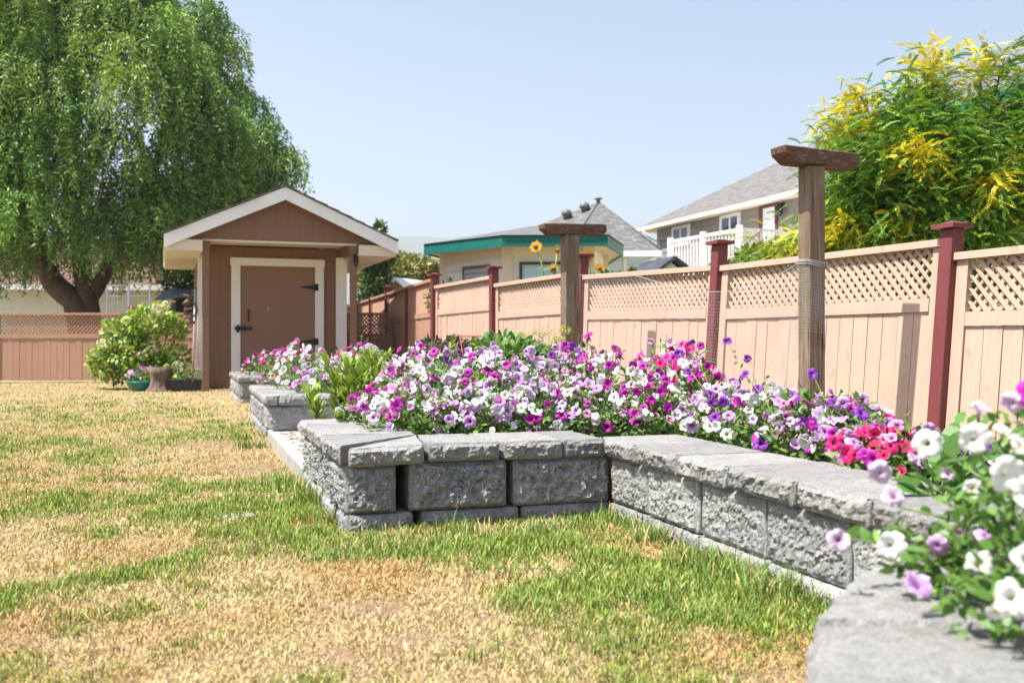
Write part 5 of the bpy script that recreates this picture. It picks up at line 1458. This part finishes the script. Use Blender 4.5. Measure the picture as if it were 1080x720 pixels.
PL = [  # u, v, height, radius u, radius v, kinds, count, label, tall stems
    (.42, .78, .27, .24, .26, [W_, LV, LV, PK], 40, 'white and lavender petunias right behind the mitred corner cap', ()),
    (.34, 1.30, .22, .19, .22, [MG, MG, LI, LV], 24, 'small magenta petunias spilling over the left-hand cap stones', ()),
    (.74, .64, .28, .23, .24, [W_, LV, W_, LV], 44, 'pale lavender petunias above the first square cap right of the corner', ()),
    (1.04, .66, .27, .23, .24, [LV, LI, W_, LV], 42, 'soft lilac petunias over the middle of the dark front wall', ()),
    (1.34, .70, .28, .24, .24, [LV, W_, W_, LI], 42, 'mostly white petunias above the right end of the dark front wall', ()),
    (1.62, .52, .30, .24, .26, [W_, W_, W_, MG], 44, 'bright white petunias with one magenta bloom at the inner wall corner', ()),
    (1.80, .14, .28, .22, .25, [W_, LI, PU, LV], 40, 'white and violet petunias behind the start of the long sunlit wall', ()),
    (1.80, -.24, .27, .21, .24, [LV, LI, LV, W_], 38, 'veined lavender petunias left of the near oxblood post', ((730, 362, 5.0, PU), (716, 372, 4.9, PU))),
    (1.78, -.58, .27, .20, .22, [LV, PU, LI, LV], 36, 'violet petunias with upright stems in front of the fence middle', ((767, 360, 4.7, PU), (785, 395, 4.3, PU))),
    (1.76, -.90, .25, .18, .20, [PU, LI, W_, LI], 34, 'purple petunias before the foot of the nearer timber post', ((857, 394, 3.9, PU),)),
    (1.70, -1.18, .21, .20, .24, [HP, MG, HP, HP, HP], 44, 'hot pink petunias tumbling over the long sunlit wall', ()),
    (1.78, -1.45, .17, .14, .17, [LV, LI, LV, PU], 26, 'small lavender petunias beyond the hot pink ones, below the post shadow', ()),
    (.56, 1.25, .38, .28, .28, [W_, LV, W_, PK], 44, 'tall white and blush petunias in the second row behind the corner', ()),
    (.92, 1.15, .40, .28, .28, [W_, W_, LV, MG], 46, 'tall white petunias in the second row above the front wall', ()),
    (1.28, 1.20, .41, .28, .28, [LI, LV, LV, PU], 46, 'tall lilac petunias in the second row, right of centre', ()),
    (1.62, 1.10, .42, .28, .28, [W_, W_, MG, MG], 48, 'tall white and magenta petunias in the second row near the far timber post', ()),
    (1.92, .70, .42, .24, .26, [MG, W_, HP, MG], 44, 'deep magenta petunias high at the back, left of the oxblood post', ()),
    (.75, 1.85, .42, .30, .30, [LI, MG, LV, PU], 44, 'mixed magenta and lilac petunias in the third row behind the leafy stalks', ()),
    (1.20, 1.90, .43, .30, .30, [PU, LV, W_, LI], 44, 'dark purple and pale petunias in the third row, before the green bush', ()),
    (1.70, 1.80, .47, .30, .30, [MG, LI, PU, PK], 46, 'magenta petunias at the foot of the far timber post', ()),
    (2.05, 1.25, .47, .26, .28, [MG, MG, W_, HP], 42, 'magenta and white petunias against the peach fence, right of the far timber post', ()),
    (.95, 2.6, .45, .34, .34, [LI, MG, LV, PU], 40, 'far lilac petunias under the dark purple foliage', ()),
    (.55, 4.55, .32, .30, .30, [W_, W_, LV, LI], 42, 'white petunias on the middle-distance wall section', ()),
    (.42, 5.25, .42, .32, .36, [W_, W_, MG, W_], 46, 'white petunias in the far clump in front of the shed door', ()),
    (.35, 6.0, .45, .30, .34, [MG, HP, W_, LI], 44, 'magenta and pink petunias at the far end, before the shed door', ()),
    (.40, 9.6, .36, .34, .40, [MG, LI, HP, W_], 40, 'farthest petunias, magenta, on the last wall section by the shed', ()),
    (.90, 4.9, .42, .34, .36, [W_, W_, LV, HP], 44, 'white petunias below the right shed post', ()),
    (1.0, 5.7, .46, .34, .36, [HP, W_, MG, PK], 40, 'hot pink petunias showing beneath the right side of the shed', ()),
]
for i, (u, v, h, ru, rv, kinds, nb, lab, tall) in enumerate(PL):
    p = bed(u, v)
    petunia(lab, p[:2], ru, rv, h, .26, kinds+[[MG, PK], [LV, MG], [LI, PK], [MG, W_]][i % 4], int(nb*1.5), 300+i, tall=[(W(a, b, c), k) for a, b, c, k in tall], low=.34 if v < 1 else .3)

# ------------------------------------------------------------------ leafy companions in the bed
def stalks(label, spots, h, seed, cols, group, L=.085, w=.022, nst=14, base=None):
    rr = np.random.default_rng(seed); b = np.array(base, float)
    root = empty('leafy_stalks', b, label, 'plant', group); lv = Leaves(); m = MB()
    for k in range(nst):
        a = b+np.array([rr.normal(0, spots), rr.normal(0, spots), 0]); t = a+np.array([rr.normal(0, .07), rr.normal(0, .06), h*rr.uniform(.6, 1.0)])
        m.tube([a, (a+t)/2+rr.normal(0, .01, 3), t], [.006, .005, .003], 5)
        n = 42; u = rr.random(n)**.75; P = a+(t-a)*u[:, None]; th = rr.uniform(0, 6.28, n)
        D = np.stack([np.cos(th), np.sin(th), rr.uniform(.5, 1.5, n)], 1)
        lv.add(P, D, np.stack([-np.cos(th), -np.sin(th), np.full(n, .6)], 1), L*rr.uniform(.7, 1.2, n), w*rr.uniform(.8, 1.2, n), np.array(cols)[rr.integers(0, len(cols), n)]*rr.uniform(.8, 1.2, (n, 1)), 'blade', -.1)
    m.build('stems', MATS['stem'], root); lv.build('foliage', root)
BR = [(.24, .34, .045), (.30, .40, .06), (.18, .29, .04)]
stalks('bright yellow-green leafy stalks at the near end of the pebble gap', .10, .50, 1, BR, 'leafy stalks among the petunias', .10, .026, 16, bed(.36, 1.92, .16))
stalks('smaller yellow-green leafy stalks in front of the right shed post', .10, .42, 2, BR, 'leafy stalks among the petunias', .09, .024, 12, bed(.62, 3.0, .26))
stalks('short yellow-green stalks rising between lilac petunias, right of the tall leafy ones', .06, .50, 3, BR, 'leafy stalks among the petunias', .07, .018, 7, bed(.95, 2.25, .26))
stalks('low leafy shoots hanging down at the left cap stones', .06, .22, 4, BR, 'leafy stalks among the petunias', .07, .022, 9, bed(.30, 1.58, .22))
def wbz(px, py, Z, rx, ry): return wb(px, py, Z, rx, ry)
bush('green_bush', 'leafy dark green vegetable plant behind the petunias, before the fence', 'plant', [wbz(532, 368, 7.6, 26, 13), wbz(545, 378, 7.4, 34, 14), wbz(515, 376, 7.7, 22, 12), wbz(565, 376, 7.5, 16, 10)], 1300, .075, [(.12, .22, .05), (.16, .27, .06), (.08, .16, .03)], None, 31, base=(W(535, 0, 7.6)[0], 7.6, .26), wr=.55)
bush('dark_plant', 'dusky purple-brown foliage plant behind the petunias at the shaded end of the fence', 'plant', [wbz(455, 368, 8.2, 14, 10), wbz(480, 366, 8.2, 13, 10), wbz(470, 375, 8.0, 18, 9)], 800, .05, [(.10, .06, .065), (.14, .10, .08), (.09, .09, .05)], None, 32, base=(W(468, 0, 8.2)[0], 8.2, .26))
bush('green_bush', 'small bushy green plant at the fence foot left of the leafy vegetable plant', 'plant', [wbz(500, 372, 8.4, 15, 12), wbz(490, 378, 8.2, 14, 9)], 500, .06, [(.12, .20, .05), (.16, .24, .06)], None, 33, base=(W(498, 0, 8.4)[0], 8.4, .26))
def dill():
    rr = np.random.default_rng(3); b = W(570, 0, 8.0); b[2] = .2
    root = empty('dill_plant', b, 'airy dill with flat yellow flower heads left of the far timber post', 'plant'); m = MB(); lv = Leaves()
    for px, py, r in ((553, 353, .10), (572, 350, .11), (588, 357, .09), (560, 362, .08), (580, 368, .07), (545, 365, .06), (597, 347, .06)):
        t = W(px, py, 8.0+rr.normal(0, .1)); m.tube([b+rr.normal(0, .03, 3), (b+t)/2+rr.normal(0, .03, 3), t-np.array([0, 0, .05])], [.005, .004, .003], 5)
        for k in range(16):
            th = rr.uniform(0, 6.28); q = t+np.array([math.cos(th), math.sin(th), 0])*r*rr.uniform(.2, 1)+np.array([0, 0, rr.uniform(-.02, .02)])
            m.tube([t-np.array([0, 0, .05]), q], .0012, 3, False)
            n = 9; lv.add(q+rr.normal(0, .010, (n, 3)), randdir(rr, n), randdir(rr, n)+np.array([0, 0, 1.]), .013, .010, vary(rr, (.55, .50, .10), n), 'lance', 0)
        n = 60; u = rr.random(n); P = b+(t-b)*u[:, None]+rr.normal(0, .03, (n, 3)); lv.add(P, randdir(rr, n)+np.array([0, 0, .4]), randdir(rr, n), .06, .004, vary(rr, (.20, .27, .08), n), 'lance', .2)
    m.build('stems', MATS['stem'], root); lv.build('flower_heads', root)
dill()
def cage():
    r = empty('tomato_cage', (*W(509, 0, 7.9)[:2], .26), 'thin red wire plant cage showing above the green bush', 'plant cage'); m = MB(); c = W(510, 354.5, 7.9)
    for z, rad in ((c[2], .20), (c[2]-.3, .16)):
        m.tube([(c[0]+rad*math.cos(t), c[1]+rad*math.sin(t), z) for t in np.linspace(0, 2*math.pi, 25)], .0045, 5, False)
    m.build('ring', MATS['redwire'], r); m = MB()
    for k in range(4):
        t = k*math.pi/2+.4; m.tube([(c[0]+.2*math.cos(t), c[1]+.2*math.sin(t), c[2]), (c[0]+.08*math.cos(t), c[1]+.08*math.sin(t), .2)], .0045, 5)
    m.build('upright', MATS['redwire'], r)
    m = MB(); p = W(670, 378, 6.6); m.tube([(p[0], p[1], .2), p], .012, 6)
    tag(m.build('garden_stake', MATS['charcoal'], None, 0, (p[0], p[1], .2)), 'short dark stake tip standing among the magenta petunias', 'stake')
cage()
def broadleaf():
    rr = np.random.default_rng(12); b = np.array([*W(990, 0, 2.75)[:2], .26])
    root = empty('broadleaf_plant', b, 'glossy broad-leaved green plant before the nearest oxblood post', 'plant'); lv = Leaves(); m = MB()
    for px, py, L in ((985, 500, .12), (965, 508, .11), (1005, 498, .12), (1020, 488, .11), (1000, 470, .13), (990, 480, .12), (975, 505, .10), (1030, 505, .12), (1012, 512, .12), (1040, 480, .10), (1002, 455, .08), (1025, 440, .05), (1012, 440, .05), (1035, 445, .05), (958, 514, .09)):
        p = W(px, py, 2.75+rr.normal(0, .05)); d = p-b; d[2] *= .4
        lv.add([p-unit(d)*L*.5], [unit(d)+np.array([0, -.2, .15])], [np.array([-.15, -.5, 1])+rr.normal(0, .2, 3)], L, L*.62, vary(rr, (.07, .19, .03), 1, .2), 'ovate', .35, .1)
        m.tube([b, (b+p)/2+np.array([0, 0, .03]), p-unit(d)*L*.5], .003, 4, False)
    m.build('stems', MATS['stem'], root); lv.build('foliage', root)
broadleaf()

# ------------------------------------------------------------------ flowers nearest the camera
def near_flowers():
    rr = np.random.default_rng(44)
    def plant(label, base, fl, seed, n_leaf, zc):
        root = empty('petunia', base, label, 'petunia', 'petunias in the stone flower bed'); b = np.array(base); lv = Leaves(); m = MB()
        for px, py, Z, kind, sc, dx, dz in fl:
            p = W(px, py, Z); d = unit(np.array([dx, -1.0, dz]))
            back = p-d*.034
            mid = (b+back)/2+np.array([rr.normal(0, .02), rr.normal(0, .02), .03]); 
            pts = [b*(1-t)**2+2*mid*t*(1-t)+back*t**2 for t in np.linspace(0, 1, 7)]
            m.tube(pts, [.003]*3+[.0024]*2+[.002]*2, 5, False)
            q = 16; t = rr.uniform(.3, 1, q); PP = b*((1-t)**2)[:, None]+2*mid*(t*(1-t))[:, None]+back*(t**2)[:, None]
            lv.add(PP, unit(randdir(rr, q)+np.array([0, 0, .3])), randdir(rr, q)+np.array([0, 0, 1]), rr.uniform(.02, .045, q), rr.uniform(.012, .02, q), np.array(PG)[rr.integers(0, 4, q)]*rr.uniform(.9, 1.5, (q, 1)), 'ovate', .25)
            put_blossom(root, p, d, kind, sc*.96, rr, (.45, .15, .15, 0, .25))
        for px, py, Z, r, n in zc:
            c = W(px, py, Z); P = c+randdir(rr, n)*rr.random((n, 1))**.4*np.array([r, r*.7, r*.8])
            lv.add(P, randdir(rr, n)+np.array([0, 0, .2]), randdir(rr, n)+np.array([0, -.2, 1]), rr.uniform(.018, .038, n), rr.uniform(.009, .018, n), np.array(PG)[rr.integers(0, 4, n)]*rr.uniform(.8, 1.4, (n, 1)), 'ovate', .25)
        lv.build('foliage', root); m.build('stems', MATS['stem'], root)
    # px, py, depth, colour, size, facing x, facing z
    plant('blurred white petunias leaning over the nearest wall corner', (1.02, 1.52, .30), [
        (940, 574, 1.58, W_, .85, -.1, .2), (1033, 595, 1.45, W_, .85, .2, .5), (1062, 500, 1.35, W_, 1.0, .0, .1), (1028, 462, 1.5, W_, .95, -.2, .2), (1026, 515, 1.55, W_, .65, -.3, .1), (1085, 520, 1.3, W_, .95, .2, .2),
        (1070, 630, 1.25, W_, .95, .1, .3), (1085, 590, 1.3, W_, .9, .3, .5), (1060, 455, 1.6, W_, .7, .2, 1.6), (983, 583, 1.6, W_, .4, -.6, -.3), (1040, 540, 1.62, W_, .6, .2, .6), (1078, 470, 1.4, W_, .8, .4, .8), (1050, 645, 1.3, W_, .5, -.3, -.2), (1095, 640, 1.2, W_, .95, 0, .3),
        (978, 468, 1.75, W_, .95, -.45, .1)], 1, 0, [(1062, 560, 1.5, .10, 150), (1045, 630, 1.42, .07, 110), (1075, 500, 1.6, .10, 100), (1020, 560, 1.6, .06, 50), (985, 590, 1.65, .04, 26), (1100, 620, 1.35, .10, 110)])
    plant('blurred lavender petunias with one magenta bloom at the right edge of the picture', (1.10, 1.72, .30), [
        (884, 569, 1.62, LV, .72, -.2, .1), (928, 498, 1.7, LV, .82, -.2, .1), (942, 523, 1.75, LV, .75, -.6, .9), (968, 617, 1.5, LI, .85, -.2, 1.2), (1033, 432, 1.8, LV, .75, -.2, 2.5), (1085, 415, 1.6, MG, 1.0, -1.2, .2), (1066, 425, 1.62, LV, .75, -.9, -.1),
        (988, 575, 1.58, LI, .7, -.9, .0), (1010, 560, 1.6, LI, .65, .4, .9), (965, 483, 1.8, LV, .6, .2, 2.0), (1040, 565, 1.5, LI, .5, .6, .6), (1000, 500, 1.75, LV, .55, .5, 1.0)], 2, 0, [(1030, 520, 1.75, .06, 80), (1005, 600, 1.6, .055, 90), (950, 565, 1.68, .03, 24), (1085, 450, 1.75, .07, 70), (955, 600, 1.62, .03, 22)])
near_flowers()

# ------------------------------------------------------------------ by the shed: pots and stump
def pots():
    Z = 15.9
    c = W(150, 0, Z); m = MB(); m.lathe((c[0], c[1], 0), [(.17, 0), (.20, .02), (.235, .11), (.25, .125), (.25, .145), (.22, .145), (.20, .12)], 20)
    tag(m.build('flower_pot', MATS['teal'], None, 0, (c[0], c[1], 0)), 'teal bowl planter on the lawn under the bright bush', 'flower pot')
    petunia('purple and pink petunias growing in the teal bowl', c[:2], .27, .22, .24, .12, [MG, LI, PU, W_], 26, 701, 260, .3, group='potted petunias by the shed')
    c = W(197, 0, Z-.0); fr = frame(c[:2], 12); m = MB()
    m.hexa([fr(-.20, -.12, 0), fr(.20, -.12, 0), fr(.20, .12, 0), fr(-.20, .12, 0), fr(-.24, -.15, .16), fr(.24, -.15, .16), fr(.24, .15, .16), fr(-.24, .15, .16)]); m.fbox(fr, -.255, .255, -.165, .165, .158, .185)
    tag(m.build('planter_box', MATS['charcoal'], None, .006, (c[0], c[1], 0)), 'low charcoal planter box against the left corner of the shed', 'flower pot')
    petunia('leafy plant with few pink and white blooms in the charcoal planter box', c[:2]+np.array([-.02, 0]), .27, .2, .26, .16, [PK, W_], 6, 702, 420, .5, group='potted petunias by the shed')
    c = W(168, 0, Z-.1); rr = random.Random(4); m = MB(); n = 16; vs = []; lev = [(-.03, .30), (.02, .24), (.08, .17), (.18, .13), (.27, .15), (.36, .17)]
    for z, r in lev:
        for k in range(n):
            t = 2*math.pi*k/n; q = r*(1+.30*math.sin(3*t+z*7)+.18*math.sin(7*t+z*4)+rr.uniform(-.10, .10)); vs.append((c[0]+q*math.cos(t), c[1]+q*.8*math.sin(t), z+(.02*math.sin(5*t) if z > .3 else 0)))
    m.add(vs, [(i*n+k, i*n+(k+1) % n, (i+1)*n+(k+1) % n, (i+1)*n+k) for i in range(len(lev)-1) for k in range(n)]+[tuple((len(lev)-1)*n+k for k in range(n))], True)
    tag(m.build('tree_stump', MATS['stump'], None, 0, (c[0], c[1], 0)), 'gnarled brown stump between the teal bowl and the charcoal planter', 'stump')
pots()

# ------------------------------------------------------------------ light, sky, camera
EL, TR = 62, 22.5                      # sun height; heading of the light on the ground, from +X towards +Y
d = np.array([math.cos(R(EL))*math.cos(R(TR)), math.cos(R(EL))*math.sin(R(TR)), -math.sin(R(EL))])
sun = bpy.data.lights.new('sun', 'SUN'); sun.energy = 5.0; sun.angle = R(.5); sun.color = (1.0, .955, .88)
so = bpy.data.objects.new('sun', sun); COL.objects.link(so)
so.rotation_euler = Vector(d).to_track_quat('-Z', 'Y').to_euler(); so.location = (-8, -6, 12)
w = bpy.data.worlds.new('World'); SC.world = w; w.use_nodes = True
nt = w.node_tree; bg = nt.nodes['Background']; sk = nt.nodes.new('ShaderNodeTexSky'); sk.sky_type = 'NISHITA'; sk.sun_disc = False
sk.sun_elevation = R(EL); sk.sun_rotation = math.atan2(-d[0], -d[1]) % (2*math.pi)
sk.air_density = 1.0; sk.dust_density = 3.0; sk.ozone_density = 1.5; sk.altitude = 0
nt.links.new(sk.outputs[0], bg.inputs[0]); bg.inputs[1].default_value = .095
cam = bpy.data.cameras.new('camera'); co = bpy.data.objects.new('camera', cam); COL.objects.link(co)
cam.sensor_width = 36; cam.lens = 36*F/1080; cam.clip_end = 6000; cam.clip_start = .05
co.location = (0, 0, CH); co.rotation_euler = (R(90)+math.atan(2/F), 0, 0)
cam.dof.use_dof = True; cam.dof.focus_distance = 5.2; cam.dof.aperture_fstop = 4.0
SC.camera = co
vs = SC.view_settings; vs.view_transform = 'Standard'; vs.look = 'None'; vs.exposure = 1.20; vs.gamma = 1; vs.use_curve_mapping = False
SC.cycles.use_denoising = True
SC.cycles.max_bounces = 6; SC.cycles.transparent_max_bounces = 8
SC.cycles.caustics_reflective = False; SC.cycles.caustics_refractive = False
# ------------------------------------------------------------------ hazy summer air
def haze():
    m = MB(); m.hexa([(-4500, -90, -12), (4500, -90, -12), (4500, 3300, -12), (-4500, 3300, -12), (-4500, -90, 420), (4500, -90, 420), (4500, 3300, 420), (-4500, 3300, 420)])
    mt = bpy.data.materials.new('summer haze'); mt.use_nodes = True; t = mt.node_tree
    t.nodes.remove(t.nodes['Principled BSDF'])
    v = t.nodes.new('ShaderNodeVolumePrincipled'); v.inputs['Color'].default_value = (.84, .93, 1.0, 1); v.inputs['Density'].default_value = .0004; v.inputs['Anisotropy'].default_value = .2
    t.links.new(v.outputs[0], t.nodes['Material Output'].inputs['Volume'])
    o = m.build('haze', mt); tag(o, kind='stuff')
haze()
